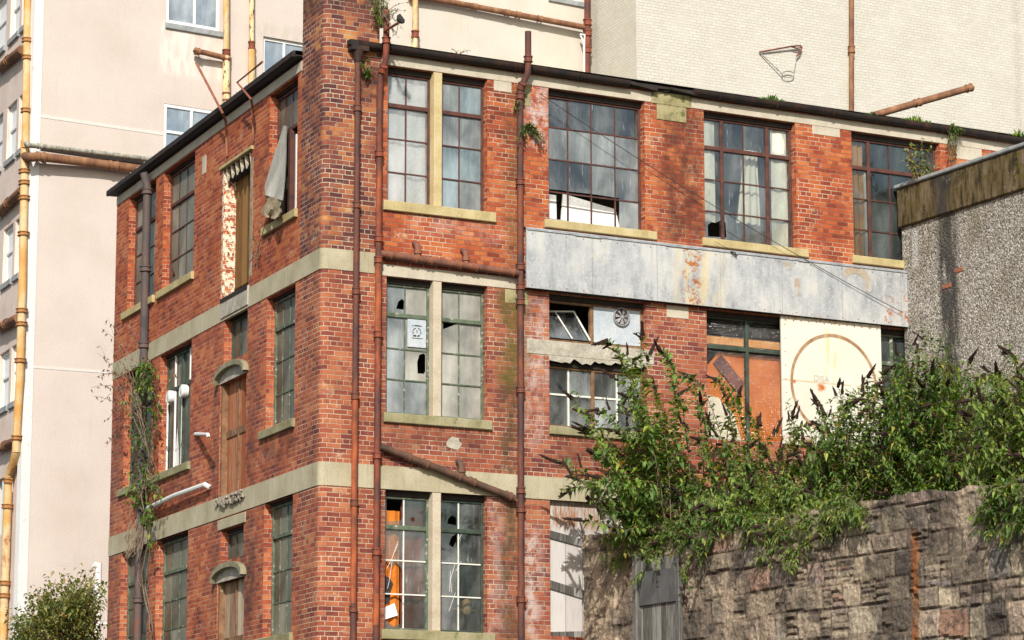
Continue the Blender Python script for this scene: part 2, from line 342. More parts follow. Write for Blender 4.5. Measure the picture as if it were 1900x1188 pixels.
M['gClear']=glass('streaked_clear_glass',(.12,.135,.14),(.28,.3,.3),(.05,.5),.9)
M['gFrost']=glass('pale_frosted_glass',(.18,.175,.15),(.34,.33,.29),(.75,1.),.6,rough=.3)
M['gDark']=glass('dark_dirty_glass',(.025,.032,.035),(.09,.11,.11),(.25,.7),.7)
M['gL']=glass('dusty_olive_glass',(.15,.148,.11),(.20,.197,.15),(.8,1.),.3,rough=.4,spec=.3)
M['gLD']=glass('dusty_dark_glass',(.07,.068,.05),(.115,.11,.08),(.8,1.),.35,rough=.35,spec=.3)
def reeded():
    n=NT('patterned_glass'); u,v,uv,ob=n.uv()
    vo=n.vor(uv,26,'F1',rand=.35); nrm=n.bump(vo,1.,.03)
    G=n.n('ShaderNodeBsdfGlossy',{0:(.9,.9,.9),1:.12}); n.set(G.inputs['Normal'],nrm)
    T=n.n('ShaderNodeBsdfTransparent',{0:(.9,.88,.85)}); mx=n.n('ShaderNodeMixShader'); mx.inputs[0].default_value=.05
    n.t.links.new(T.outputs[0],mx.inputs[1]); n.t.links.new(G.outputs[0],mx.inputs[2])
    sp=n.m_('MULTIPLY',n.step(n.vor(uv,19,'F1',rand=.7),.15,.25,1.,0.),n.step(n.noise(uv,13,3),.36,.48)); D=n.bsdf(n.mix(sp,(.12,.10,.09),(.6,.56,.5)),.3,nrm,.6); m2=n.n('ShaderNodeMixShader'); n.set(m2.inputs[0],n.m_('MULTIPLY_ADD',sp,.6,.06))  # pale specks paint the glints of the glass bubbles into the colour
    n.t.links.new(mx.outputs[0],m2.inputs[1]); n.t.links.new(D.outputs[0],m2.inputs[2]); return n.end(m2)
M['gPat']=reeded()
M['gCurt']=glass('lightly_streaked_glass',(.16,.17,.17),(.34,.36,.35),(.0,.32),.7)
M['collarO']=rust('rusty_pipe_socket',[(.2,.09,.04),(.36,.17,.06),(.5,.28,.1)],.35,.65,scale=7)
M['scale']=rust('bright_orange_rust',[(.14,.05,.03),(.28,.075,.03),(.42,.11,.035)],.35,.65,scale=6)
M['orange']=plain('orange_stained_board',[(.42,.10,.012),(.58,.17,.02),(.66,.24,.04)],2.2)
M['orangeC']=plain('orange_curtain_cloth',[(.5,.2,.06),(.62,.32,.12),(.72,.46,.25)],2,streak=.4)
M['net']=plain('white_net_curtain_cloth',[(.62,.62,.6),(.74,.74,.72)],3,streak=.1)
M['cream']=plain('cream_curtain_cloth',[(.68,.64,.52),(.78,.75,.64)],3,streak=.15)
M['cloth']=plain('grey_soiled_cloth',[(.24,.22,.19),(.36,.34,.30),(.42,.40,.36)],2.2,streak=.35)
M['clothD']=plain('brown_soiled_cloth',[(.14,.10,.06),(.30,.24,.15),(.45,.38,.26)],9)
M['white']=plain('white_panel',[(.74,.73,.7),(.8,.79,.77)],2,rough=.5)
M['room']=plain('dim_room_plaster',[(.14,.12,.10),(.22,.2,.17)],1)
M['roofing']=plain('roofing_felt',[(.05,.05,.05),(.09,.09,.085)],1)
M['dark']=plain('dark_timber_and_head_shade',[(.02,.016,.013),(.045,.035,.03)],3)  # timber brown, also the colour of the painted shade strips at window heads
# galvanised / painted steel fascia
def fascia():
    n=NT('weathered_zinc_sheet'); u,v,uv,ob=n.uv()
    a=n.noise(uv,1.1,6,.65); b=n.noise(n.scl(uv,2.6,.8),1.9,7,.72); k=n.m_('ADD',n.m_('MULTIPLY',a,.5),n.m_('MULTIPLY',b,.5))
    c=n.ramp(k,[(.34,(.22,.235,.25)),(.44,(.32,.335,.345)),(.51,(.41,.42,.425)),(.58,(.50,.50,.48)),(.68,(.56,.53,.45))])
    sc_=n.noise(uv,22,6,.75); c=n.mix(n.step(sc_,.54,.66),c,(.56,.57,.56))
    c=n.mix(n.m_('MULTIPLY',n.step(n.noise(n.scl(uv,11,1.2),1.3,6,.7),.58,.7),.5),c,(.2,.22,.24))
    # sheet joints
    jt=n.m_('FRACT',n.m_('DIVIDE',n.m_('SUBTRACT',u,3.5),1.22)); ln=n.m_('LESS_THAN',jt,.012); c=n.mix(n.m_('MULTIPLY',ln,.5),c,(.2,.2,.2))
    y=n.m_('MULTIPLY',n.step(n.noise(uv,2.1,5,.6),.55,.66),n.box(u,v,4.2,5.2,10.6,11.1,.3)); c=n.mix(n.m_('MULTIPLY',y,.7),c,(.66,.55,.28))
    zone=n.m_('MAXIMUM',n.box(u,v,6.45,6.8,10.4,11.5,.12),n.m_('MAXIMUM',n.box(u,v,10.45,10.65,10.5,11.0,.07),n.box(u,v,10.78,11.1,10.4,11.1,.1)))
    y2=n.m_('MULTIPLY',n.box(u,v,6.3,7.2,10.4,11.5,.25),n.step(n.noise(n.scl(uv,3,.6),1.6,4),.42,.6)); c=n.mix(n.m_('MULTIPLY',y2,.65),c,(.6,.5,.28))
    r=n.m_('MULTIPLY',zone,n.step(n.noise(uv,6.5,7,.75),.5,.57)); c=n.mix(r,c,n.ramp(n.noise(uv,14,5,.7),[(.35,(.2,.05,.015)),(.6,(.46,.17,.04)),(.75,(.6,.35,.12))]))
    r2=n.m_('MULTIPLY',n.box(u,v,3.4,11,10.44,10.53,.03),n.step(n.noise(uv,9,6,.7),.58,.66)); c=n.mix(n.m_('MULTIPLY',r2,.8),c,(.35,.18,.08))
    return n.end(n.bsdf(c,.62,n.bump(n.m_('ADD',sc_,n.m_('MULTIPLY',a,2.)),.4,.012),.35))
M['fascia']=fascia()
M['lead']=plain('lead_flashing',[(.16,.18,.2),(.3,.32,.34),(.45,.46,.46)],5,rough=.6)
def board():
    n=NT('cream_painted_steel_board'); u,v,uv,ob=n.uv()
    c=n.ramp(n.noise(uv,1.5,5,.6),[(.3,(.62,.59,.50)),(.6,(.67,.65,.57)),(.8,(.69,.66,.56))])
    c=n.mix(n.m_('MULTIPLY',n.box(u,v,9.3,9.55,9.4,10.3,.12),n.step(n.noise(n.scl(uv,7,1),1.4,4),.48,.62)),c,(.66,.56,.27))
    edge=n.m_('MULTIPLY',n.box(u,v,8.2,10.6,10.42,10.52,.03),n.step(n.noise(uv,11,6,.7),.5,.58)); c=n.mix(edge,c,(.55,.3,.1))
    bot=n.m_('MULTIPLY',n.box(u,v,8.3,9.4,8.3,8.45,.07),n.step(n.noise(uv,6,6,.7),.44,.52)); c=n.mix(bot,c,(.3,.1,.035))
    seam=n.m_('MULTIPLY',n.box(u,v,8.4,10.5,9.395,9.415,.012),n.step(n.noise(uv,5,5),.4,.5)); c=n.mix(n.m_('MULTIPLY',seam,.8),c,(.5,.33,.14))
    bl=n.m_('MULTIPLY',n.m_('MAXIMUM',n.box(u,v,9.12,9.27,9.27,9.39,.035),n.box(u,v,8.62,8.68,9.36,9.42,.02)),n.step(n.noise(uv,14,5,.7),.4,.5)); c=n.mix(bl,c,(.5,.14,.03))
    return n.end(n.bsdf(c,.5,n.bump(n.noise(uv,3,4),.3,.01),.4))
M['board']=board()
M['ring']=rust('rusted_band',[(.25,.14,.06),(.34,.21,.11),(.48,.36,.24)],.35,.6,scale=5)
M['ghost']=plain('faded_letter_mark',[(.36,.28,.18),(.42,.37,.31)],6,spots=((.42,.42,.41),4,.5))
M['inkgrey']=plain('faded_grey_ink',[(.3,.28,.24),(.55,.5,.4)],20)
M['ink']=plain('black_print',[(.03,.03,.03),(.06,.06,.06)],20)
M['ventboard']=plain('pale_blue_board',[(.36,.42,.47),(.44,.49,.53),(.55,.57,.58)],2.2,streak=.12,spots=((.5,.25,.1),7,.7,.6))
M['ventgrey']=plain('grey_plastic_vent',[(.22,.21,.22),(.34,.33,.33)],8,rough=.5)
def planks(name,cols,wd,horiz=False,stain=None,gap=(.05,.04,.03)):
    n=NT(name); u,v,uv,ob=n.uv(); a=v if horiz else u
    q=n.m_('DIVIDE',n.m_('ADD',a,40.),wd); k=n.m_('FLOOR',q); f=n.m_('FRACT',q)
    wn=n.n('ShaderNodeTexWhiteNoise',noise_dimensions='1D'); n.set(wn.inputs['W'],k)
    gr=n.noise(n.scl(uv,1.5 if horiz else 22,22 if horiz else 1.5),1.8,6,.7)
    c=n.ramp(n.m_('ADD',n.m_('MULTIPLY',wn.outputs[0],.3),n.m_('MULTIPLY',gr,.7)),[(.25+.4*i/(len(cols)-1),x) for i,x in enumerate(cols)])
    if stain: c=n.mix(n.m_('MULTIPLY',n.box(u,v,*stain[0]),n.step(n.noise(n.scl(uv,8,1.),1.7,6,.7),.4,.6)),c,stain[1])
    e=n.m_('MINIMUM',f,n.m_('SUBTRACT',1,f)); mk=n.step(e,.012,.035); c=n.mix(mk,gap,c)
    return n.end(n.bsdf(c,.8,n.bump(n.m_('ADD',mk,n.m_('MULTIPLY',gr,.6)),.6,.006),.2))
M['wboard']=planks('white_weathered_boards',[(.40,.37,.35),(.5,.47,.455),(.57,.55,.54)],.31,stain=((4,6,6.72,7.2,.12),(.33,.17,.09)),gap=(.35,.3,.27))
M['door']=planks('red_brown_door_planks',[(.12,.035,.018),(.27,.075,.03),(.36,.12,.05),(.45,.28,.18)],.17)
M['doorB']=planks('brown_streaked_door_planks',[(.05,.022,.012),(.12,.05,.02),(.22,.11,.035),(.3,.16,.05)],.3)
M['doorG']=planks('grey_brown_door_planks',[(.13,.07,.04),(.26,.16,.1),(.4,.3,.2),(.5,.43,.33)],.2)
M['gboard']=planks('silver_grey_boards',[(.035,.033,.03),(.12,.115,.105),(.32,.31,.285)],.13)
# harling
def harl():
    n=NT('roughcast_harling'); u,v,uv,ob=n.uv()
    vo=n.n('ShaderNodeTexVoronoi',feature='F1'); n.set(vo.inputs['Vector'],uv); vo.inputs['Scale'].default_value=34
    d=vo.outputs['Distance']; sp=n.n('ShaderNodeSeparateXYZ'); n.t.links.new(vo.outputs['Color'],sp.inputs[0])
    c=n.ramp(sp.outputs[0],[(0,(.16,.15,.13)),(.25,(.32,.29,.25)),(.6,(.44,.405,.355)),(1,(.60,.57,.51))])
    pit=n.step(n.noise(n.scl(uv,1,.8),25,5,.8),.54,.61); c=n.mix(pit,c,(.10,.09,.08))
    big=n.noise(uv,1.2,6,.65); c=n.mix(n.m_('MULTIPLY',n.step(big,.47,.68),.5),c,(.2,.165,.11))
    k=n.m_('MULTIPLY',n.box(u,v,1.02,1.52,8.5,12.3,.1),n.step(n.noise(n.scl(uv,3,.5),2.1,5),.25,.5)); c=n.mix(n.m_('MULTIPLY',k,.9),c,(.05,.047,.045))
    k2=n.m_('MULTIPLY',n.box(u,v,0,4,11.6,12.3,.25),n.step(n.noise(n.scl(uv,4,.6),1.7,5,.7),.45,.62)); c=n.mix(n.m_('MULTIPLY',k2,.5),c,(.2,.18,.12))
    k3=n.box(u,v,.3,.46,11.5,12.15,.05); c=n.mix(n.m_('MULTIPLY',k3,.6),c,(.66,.65,.62))
    h=n.m_('ADD',n.m_('MULTIPLY',d,-1.2),n.m_('MULTIPLY',pit,-.8)); return n.end(n.bsdf(c,.95,n.bump(h,1.,.018),.1))
M['harl']=harl()
def coping():
    n=NT('mossy_concrete_fascia'); u,v,uv,ob=n.uv()
    a=n.noise(n.scl(uv,4,.8),1.8,7,.7); c=n.ramp(a,[(.34,(.02,.018,.014)),(.43,(.05,.038,.02)),(.5,(.11,.08,.035)),(.58,(.15,.11,.065)),(.68,(.22,.17,.12))])
    c=n.mix(n.step(n.noise(uv,2.6,6,.7),.56,.64),c,(.11,.09,.02))
    k=n.m_('MULTIPLY',n.box(u,v,1.02,1.5,12,13,.1),n.step(n.noise(n.scl(uv,4,.5),2,5),.3,.5)); c=n.mix(n.m_('MULTIPLY',k,.8),c,(.04,.04,.042))
    vn=n.n('ShaderNodeTexVoronoi',feature='DISTANCE_TO_EDGE'); n.set(vn.inputs['Vector'],n.noise(uv,2,3,col=True)); vn.inputs['Scale'].default_value=9
    cr=n.m_('MULTIPLY',n.step(vn.outputs['Distance'],.004,.018,1.,0.),n.step(n.noise(uv,2.7,3),.52,.6)); c=n.mix(n.m_('MULTIPLY',cr,.5),c,(.45,.4,.33))
    return n.end(n.bsdf(c,.9,n.bump(n.noise(uv,12,7,.75),.7,.015),.15))
M['coping']=coping()
M['slab']=plain('grey_coping_slab',[(.20,.22,.22),(.3,.32,.32),(.38,.4,.4)],6)
def render_m():
    n=NT('pale_pink_cement_render'); u,v,uv,ob=n.uv()
    c=n.ramp(n.noise(uv,.55,6,.6),[(.3,(.55,.48,.42)),(.5,(.60,.53,.475)),(.7,(.63,.57,.51))])
    c=n.mix(n.step(u,-10,-3),c,n.ramp(n.noise(uv,.8,5,.6),[(.3,(.57,.53,.45)),(.6,(.63,.59,.515))]))
    fn=n.noise(n.scl(uv,1,1.6),26,5,.7); c=n.mix(1,c,n.ramp(fn,[(.3,(.88,.86,.85)),(.65,(1.05,1.05,1.05))]),'MULTIPLY')
    st=n.m_('MULTIPLY',n.step(n.noise(n.scl(uv,5,.35),1.9,5,.65),.58,.75),.35); c=n.mix(st,c,(.5,.38,.3))
    for (a,b,z0,z1,col,k) in ((-12.0,-10.4,19.3,20.5,(.78,.72,.64),.7),(-11.1,-10.9,19.4,20.4,(.3,.26,.22),.4),(-10.75,-10.55,19.2,20.4,(.42,.36,.3),.4),(-4.3,-4.15,20.2,20.9,(.35,.28,.2),.4),(-9.5,-8,20.55,20.9,(.45,.4,.33),.5)):
        c=n.mix(n.m_('MULTIPLY',n.m_('MULTIPLY',n.box(u,v,a,b,z0,z1,.12),n.step(n.noise(n.scl(uv,3,.7),2,4),.35,.6)),k),c,col)
    return n.end(n.bsdf(c,.92,n.bump(fn,.6,.01),.12))
M['render']=render_m()
M['renderL']=plain('stained_pink_render',[(.56,.45,.39),(.66,.55,.48),(.70,.6,.53)],.9,streak=.3)
M['strip']=plain('white_corner_paint',[(.66,.66,.64),(.72,.72,.71)],2,spots=((.52,.48,.43),4,.6,.6))
M['seam']=plain('pale_joint_mortar',[(.62,.58,.53),(.68,.66,.62)],3,spots=((.5,.42,.35),3,.55,.8))
M['gWinG']=glass('grey_sky_glass',(.14,.17,.2),(.30,.34,.37),(.7,1.),.5)
M['curtW']=plain('white_blind',[(.7,.7,.7),(.8,.8,.8)],3)
# stone
def stone():
    n=NT('sooty_rubble_sandstone'); u,v,uv,ob=n.uv()
    a=n.n('ShaderNodeVertexColor',layer_name='rnd'); sp=n.n('ShaderNodeSeparateColor'); n.t.links.new(a.outputs[0],sp.inputs[0]); r=sp.outputs[0]; cav=sp.outputs[1]
    base=n.ramp(r,[(0,(.14,.115,.095)),(.2,(.25,.20,.155)),(.4,(.36,.29,.205)),(.6,(.43,.325,.25)),(.8,(.52,.43,.30)),(.93,(.26,.23,.21)),(1,(.34,.2,.14))])
    tool=n.noise(n.scl(uv,12,10),1.5,6,.75); base=n.mix(1,base,n.ramp(tool,[(.3,(.55,.55,.55)),(.52,(1.1,1.1,1.1)),(.7,(1.7,1.65,1.55))]),'MULTIPLY')
    blot=n.noise(uv,1.7,7,.7); base=n.mix(n.m_('MULTIPLY',n.step(blot,.5,.62),.75),base,(.05,.043,.04))
    moss=n.m_('MULTIPLY',n.step(n.noise(uv,3.1,6,.7),.57,.68),n.step(v,4.6,6.2)); base=n.mix(n.m_('MULTIPLY',moss,.6),base,(.10,.085,.02))
    lic=n.step(n.noise(uv,7,6,.7),.62,.7); base=n.mix(n.m_('MULTIPLY',lic,.5),base,(.4,.36,.28))
    soot2=n.step(n.noise(n.scl(uv,.8,.5),1.3,5,.65),.45,.58); base=n.mix(n.m_('MULTIPLY',soot2,.6),base,(.06,.05,.045))
    base=n.mix(n.m_('MULTIPLY',cav,n.lerp(n.step(n.noise(uv,2.3,4),.42,.6),.95,.7)),base,n.ramp(n.noise(uv,1.4,4),[(.42,(.035,.027,.022)),(.66,(.14,.105,.075))]))
    rr=n.m_('MULTIPLY',n.box(u,v,8.58,8.72,3.9,5.85,.05),n.step(n.noise(n.scl(uv,3,1),2.4,5),.3,.48)); base=n.mix(rr,base,n.ramp(n.noise(uv,9,5,.7),[(.35,(.2,.065,.025)),(.65,(.34,.15,.06))]))
    return n.end(n.bsdf(base,.92,n.bump(n.m_('ADD',tool,n.m_('MULTIPLY',n.noise(uv,12,6,.75),1.2)),.9,.03),.12))
M['stone']=stone()
M['earth']=plain('dark_leaf_litter',[(.03,.024,.015),(.07,.05,.03),(.09,.08,.035)],3,bd=.03)
M['asphalt']=plain('road_asphalt',[(.045,.045,.045),(.06,.06,.06)],2)
def leafm(name,stops,trans=.35):
    n=NT(name); a=n.n('ShaderNodeVertexColor',layer_name='rnd'); sp=n.n('ShaderNodeSeparateColor'); n.t.links.new(a.outputs[0],sp.inputs[0])
    c=n.ramp(sp.outputs[0],stops); g=n.n('ShaderNodeNewGeometry'); c2=n.mix(n.m_('MULTIPLY',g.outputs['Backfacing'],.25),c,(.14,.19,.09))
    B=n.bsdf(c2,.5,None,.35); T=n.n('ShaderNodeBsdfTranslucent'); n.set(T.inputs[0],n.mix(1,c,(1.5,1.5,.6),'MULTIPLY'))
    mx=n.n('ShaderNodeMixShader'); mx.inputs[0].default_value=trans; n.t.links.new(B.outputs[0],mx.inputs[1]); n.t.links.new(T.outputs[0],mx.inputs[2]); return n.end(mx)
M['leafB']=leafm('buddleia_leaf',[(0,(.03,.065,.015)),(.35,(.075,.155,.025)),(.65,(.15,.26,.035)),(.88,(.28,.38,.055)),(.97,(.48,.42,.06)),(1,(.38,.15,.04))])
M['leafR']=leafm('light_green_leaf',[(0,(.045,.085,.02)),(.35,(.12,.20,.035)),(.65,(.22,.32,.055)),(.9,(.36,.42,.08)),(1,(.48,.42,.08))])
M['leafY']=leafm('yellowing_leaf',[(0,(.06,.09,.02)),(.4,(.16,.2,.04)),(.75,(.32,.3,.06)),(.92,(.42,.3,.05)),(1,(.4,.14,.03))],.3)
M['leafI']=leafm('bright_creeper_leaf',[(0,(.02,.05,.012)),(.4,(.06,.13,.02)),(.8,(.12,.25,.03)),(1,(.35,.38,.05))])
M['leafT']=leafm('olive_tree_leaf',[(0,(.05,.07,.018)),(.4,(.13,.16,.035)),(.75,(.24,.26,.05)),(.92,(.36,.3,.08)),(1,(.38,.2,.09))])
M['leafD']=leafm('dead_brown_leaf',[(0,(.1,.05,.025)),(.5,(.18,.09,.05)),(1,(.3,.2,.12))],.2)
M['twig']=plain('woody_stem',[(.09,.06,.04),(.18,.13,.085),(.26,.2,.14)],8)
M['seed']=plain('dry_brown_seed_head',[(.014,.008,.007),(.032,.017,.012),(.06,.03,.022)],30,bd=.01)
M['moss']=plain('green_moss',[(.07,.12,.015),(.13,.2,.03),(.2,.24,.05)],12,bd=.02)
M['blackcable']=plain('black_cable_rubber',[(.03,.03,.03),(.05,.05,.05)],5)
#PARTS
# ================================================================== THE BRICK FACTORY
RV=.19
def wall(fr,x0,x1,z0,z1,ops,name,mat,parent,rv=RV,revmat=None):
    mb=MB(); rb=MB()
    xs=sorted({x0,x1}|{v for o in ops for v in o[:2] if x0<v<x1}); zs=sorted({z0,z1}|{v for o in ops for v in o[2:4] if z0<v<z1})
    for i in range(len(xs)-1):
        for j in range(len(zs)-1):
            cx=(xs[i]+xs[i+1])/2; cz=(zs[j]+zs[j+1])/2
            if any(o[0]<cx<o[1] and o[2]<cz<o[3] for o in ops): continue
            mb.face([(xs[i],0,zs[j]),(xs[i+1],0,zs[j]),(xs[i+1],0,zs[j+1]),(xs[i],0,zs[j+1])])
    for (a,b,c,d) in [o[:4] for o in ops]:
        a_,b_=max(a,x0),min(b,x1); c_,d_=max(c,z0),min(d,z1)
        if a_>=b_ or c_>=d_: continue
        if a>=x0: mb.face([(a,0,c_),(a,rv,c_),(a,rv,d_),(a,0,d_)][::-1],[(0,c_),(rv,c_),(rv,d_),(0,d_)][::-1])
        if b<=x1: mb.face([(b,0,c_),(b,rv,c_),(b,rv,d_),(b,0,d_)],[(0,c_),(rv,c_),(rv,d_),(0,d_)])
        if d<=z1: mb.face([(a_,0,d),(b_,0,d),(b_,rv,d),(a_,rv,d)][::-1])
        if c>=z0: mb.face([(a_,0,c),(b_,0,c),(b_,rv,c),(a_,rv,c)])
    return build(mb,name,mat,parent,fr)
FAC=thing('brick_factory',(0,0,0),'derelict red brick factory corner with three storeys of dirty steel windows','building')
# openings: right face (x0,x1,z0,z1)
H3,S3,H2,S2,H1,S1=13.85,11.67,10.47,8.33,7.15,5.01
RX=[(1.11,1.92),(2.07,2.88),(4.0,5.81),(6.97,8.80),(9.96,11.83),(13.07,14.9)]
opsR3=[(a,b,S3,H3) for a,b in RX]; opsR2=[(a,b,S2,H2) for a,b in RX]; opsR1=[(a,b,S1,H1) for a,b in RX]
wall(RF,1.0,16,10.82,14.05,opsR3,'wall',M['brickT'],FAC)['label']='orange brick wall of the top storey on the right face'
wall(RF,1.0,16,7.51,10.82,opsR2,'wall',M['brickB'],FAC)['label']='red brick wall of the middle storey on the right face'
wall(RF,1.0,16,0,7.15,opsR1,'wall',M['brickB'],FAC)['label']='red brick wall of the lowest storey on the right face'
LX={'A':(-10.76,-9.0),'B':(-8.50,-6.63),'C':(-4.95,-3.5),'D':(-2.58,-1.2)}
dC=[(-4.95,-3.52,10.86,13.12)]
opsL3=[(*LX[k],S3,H3) for k in 'ABD']+dC
opsL2=[(*LX[k],S2,H2) for k in 'ABD']+[(-4.8,-3.56,9.74,10.53),(-4.97,-3.58,7.5,9.42)]
opsL1=[(*LX[k],S1,H1) for k in 'ABD']+[(-4.8,-3.60,6.42,6.95),(-4.95,-3.54,3.9,6.1)]
wall(LF,-11.6,-1.0,10.82,14.05,opsL3,'wall',M['brickLT'],FAC,.19)['label']='orange-red brick wall of the top storey on the left face'
wall(LF,-11.6,-1.0,7.51,10.49,opsL2,'wall',M['brickL'],FAC,.19)['label']='weathered brick wall of the middle storey on the left face'
wall(LF,-11.6,-1.0,0,7.15,opsL1,'wall',M['brickL'],FAC,.19)['label']='sooty brick wall of the lowest storey on the left face'
# far end of left face and back
mb=MB(); mb.face([(-11.6,0,0),(-11.6,0,14.05),(-11.6,9,14.05),(-11.6,9,0)]); build(mb,'gable_wall',M['brickL'],FAC,LF)
# corner pier, rounded
def corner_pts(off=0,sl=1.0,sr=1.0,n=7):
    r=.125; a=LF.X*(-sl); b=Vector((sr,0,0)); A=LF.X*(-r); B=Vector((r,0,0)); pts=[a]
    for i in range(n+1):
        t=i/n; pts.append(A*(1-t)**2+Vector()*2*t*(1-t)+B*t*t)
    pts.append(b); out=[]; L=-sl; us=[]
    for i,p in enumerate(pts):
        d=(pts[min(i+1,len(pts)-1)]-pts[max(i-1,0)]).normalized(); nrm=Vector((d.y,-d.x,0))
        out.append(p+nrm*off)
    k=-sl; us=[-sl]
    for i in range(1,len(pts)): us.append(us[-1]+(pts[i]-pts[i-1]).length)
    us=[u*2.0/(us[-1]+sl)*(sl+sr)/2 -0 if False else u for u in us]
    return out,us
def strip(name,mat,z0,z1,off=0,sl=1.,sr=1.,caps=False,parent=FAC):
    P,U=corner_pts(off,sl,sr); mb=MB()
    for i in range(len(P)-1):
        a,b=P[i],P[i+1]
        mb.face([(a.x,a.y,z0),(b.x,b.y,z0),(b.x,b.y,z1),(a.x,a.y,z1)],[(U[i],z0),(U[i+1],z0),(U[i+1],z1),(U[i],z1)])
    if caps:
        Q,_=corner_pts(-.05,sl,sr)
        for i in range(len(P)-1):
            a,b,c,d=P[i],P[i+1],Q[i+1],Q[i]
            mb.face([(a.x,a.y,z1),(b.x,b.y,z1),(c.x,c.y,z1),(d.x,d.y,z1)]); mb.face([(d.x,d.y,z0),(c.x,c.y,z0),(b.x,b.y,z0),(a.x,a.y,z0)])
        for i in (0,-1):
            a,c=P[i],Q[i]; mb.face([(a.x,a.y,z0),(a.x,a.y,z1),(c.x,c.y,z1),(c.x,c.y,z0)])
    return build(mb,name,mat,parent,smooth=True,weld=True)
strip('corner_pier',M['brickC'],0,7.15)['label']='rounded red brick corner of the lowest storey'
strip('corner_pier',M['brickC'],7.51,10.49)['label']='rounded red brick corner of the middle storey'
strip('corner_pier',M['brickD'],10.82,14.1)['label']='rounded corner pier of dark vitrified brick on the top storey'
# chimney
P,U=corner_pts(0,1.,.96); mb=MB(); z0,z1=14.1,17.2
inn=[Vector((.96,.9,0)),LF.X*-1.0+Vector((.9,.05,0))]
PP=P+inn; UU=U+[U[-1]+.9,U[-1]+1.8]
for i in range(len(PP)):
    j=(i+1)%len(PP); a,b=PP[i],PP[j]; ub=UU[j] if j else UU[i]+.9
    mb.face([(a.x,a.y,z0),(b.x,b.y,z0),(b.x,b.y,z1),(a.x,a.y,z1)],[(UU[i],z0),(ub,z0),(ub,z1),(UU[i],z1)])
mb.face([(p.x,p.y,z1) for p in PP])
build(mb,'chimney',M['brickD'],FAC,smooth=True,weld=True)
# bands
strip('concrete_band',M['conc'],10.49,10.815,.012,11.6,1.03,True)['label']='pale concrete band under the top storey'
strip('concrete_band',M['conc'],7.15,7.51,.012,11.6,16,True)['label']='pale concrete band under the middle storey'
def slabx(name,mat,fr,x0,x1,z0,z1,y0=-.012,y1=.06,label=None,parent=FAC,b=.004):
    mb=MB(); mb.bbox(x0,x1,y0,y1,z0,z1,b); o=build(mb,name,mat,parent,fr)
    if label: o['label']=label
    return o
slabx('lintel',M['lintel'],RF,1.035,3.5,10.472,10.655,label='pale lintel over the paired green windows')
slabx('lintel',M['lintel'],RF,1.0,5.95,13.852,14.02); slabx('lintel',M['mosspad'],RF,5.955,6.72,13.84,14.06,y0=-.02,label='crumbling mossy stretch of lintel')
slabx('lintel',M['lintel'],RF,6.725,16,13.852,14.02)
slabx('lintel',M['lintel'],LF,-11.6,-1.0,13.872,14.03)
slabx('padstone',M['mosspad'],RF,6.05,6.62,13.58,13.838,-.016); slabx('padstone',M['lintel'],RF,9.15,9.72,13.70,13.85,-.008)
slabx('padstone',M['lintel'],RF,3.0,3.32,13.68,13.85,-.007); slabx('padstone',M['mosspad'],RF,3.5,3.66,13.5,13.85,-.006)
slabx('padstone',M['lintel'],RF,6.2,6.62,10.27,10.47,-.008); slabx('padstone',M['lintel'],RF,12.2,12.75,13.62,13.85,-.008)
slabx('padstone',M['mosspad'],RF,3.2,3.62,10.24,10.46,-.006); slabx('padstone',M['lintel'],LF,-6.2,-5.97,13.3,13.62,-.005)
# broken patch round the small plaster scar
mb=MB(); random.seed(2)
c=at(RF,842,823); pts=[(c[0]+.13*math.cos(a)*random.uniform(.8,1.1),c[1]+.11*math.sin(a)*random.uniform(.75,1.15)) for a in [k*PI/7 for k in range(14)]]
mb.poly(pts,[],-.006); build(mb,'plaster_scar',M['cracked'],FAC,RF)
# mullions
for (a,b,z0,z1,mt) in ((1.92,2.07,S3,H3,'mullY'),(1.92,2.07,S2,H2,'mull'),(1.92,2.07,S1,H1,'mull')):
    slabx('mullion',M[mt],RF,a-.002,b+.002,z0,z1,-.006,.2,b=.012)
# --- windows
def clip(poly,x0,x1,z0,z1):
    def cut(P,ins,inter):
        o=[]
        for i in range(len(P)):
            a,b=P[i-1],P[i]
            if ins(b):
                if not ins(a): o.append(inter(a,b))
                o.append(b)
            elif ins(a): o.append(inter(a,b))
        return o
    def ix(x): return lambda a,b:(x,a[1]+(b[1]-a[1])*(x-a[0])/(b[0]-a[0]))
    def iz(z): return lambda a,b:(a[0]+(b[0]-a[0])*(z-a[1])/(b[1]-a[1]),z)
    for ins,it in ((lambda p:p[0]>=x0,ix(x0)),(lambda p:p[0]<=x1,ix(x1)),(lambda p:p[1]>=z0,iz(z0)),(lambda p:p[1]<=z1,iz(z1))):
        if len(poly)<3: return []
        poly=cut(poly,ins,it)
    return poly
def area(P): return abs(sum(P[i-1][0]*P[i][1]-P[i][0]*P[i-1][1] for i in range(len(P))))/2 if len(P)>2 else 0
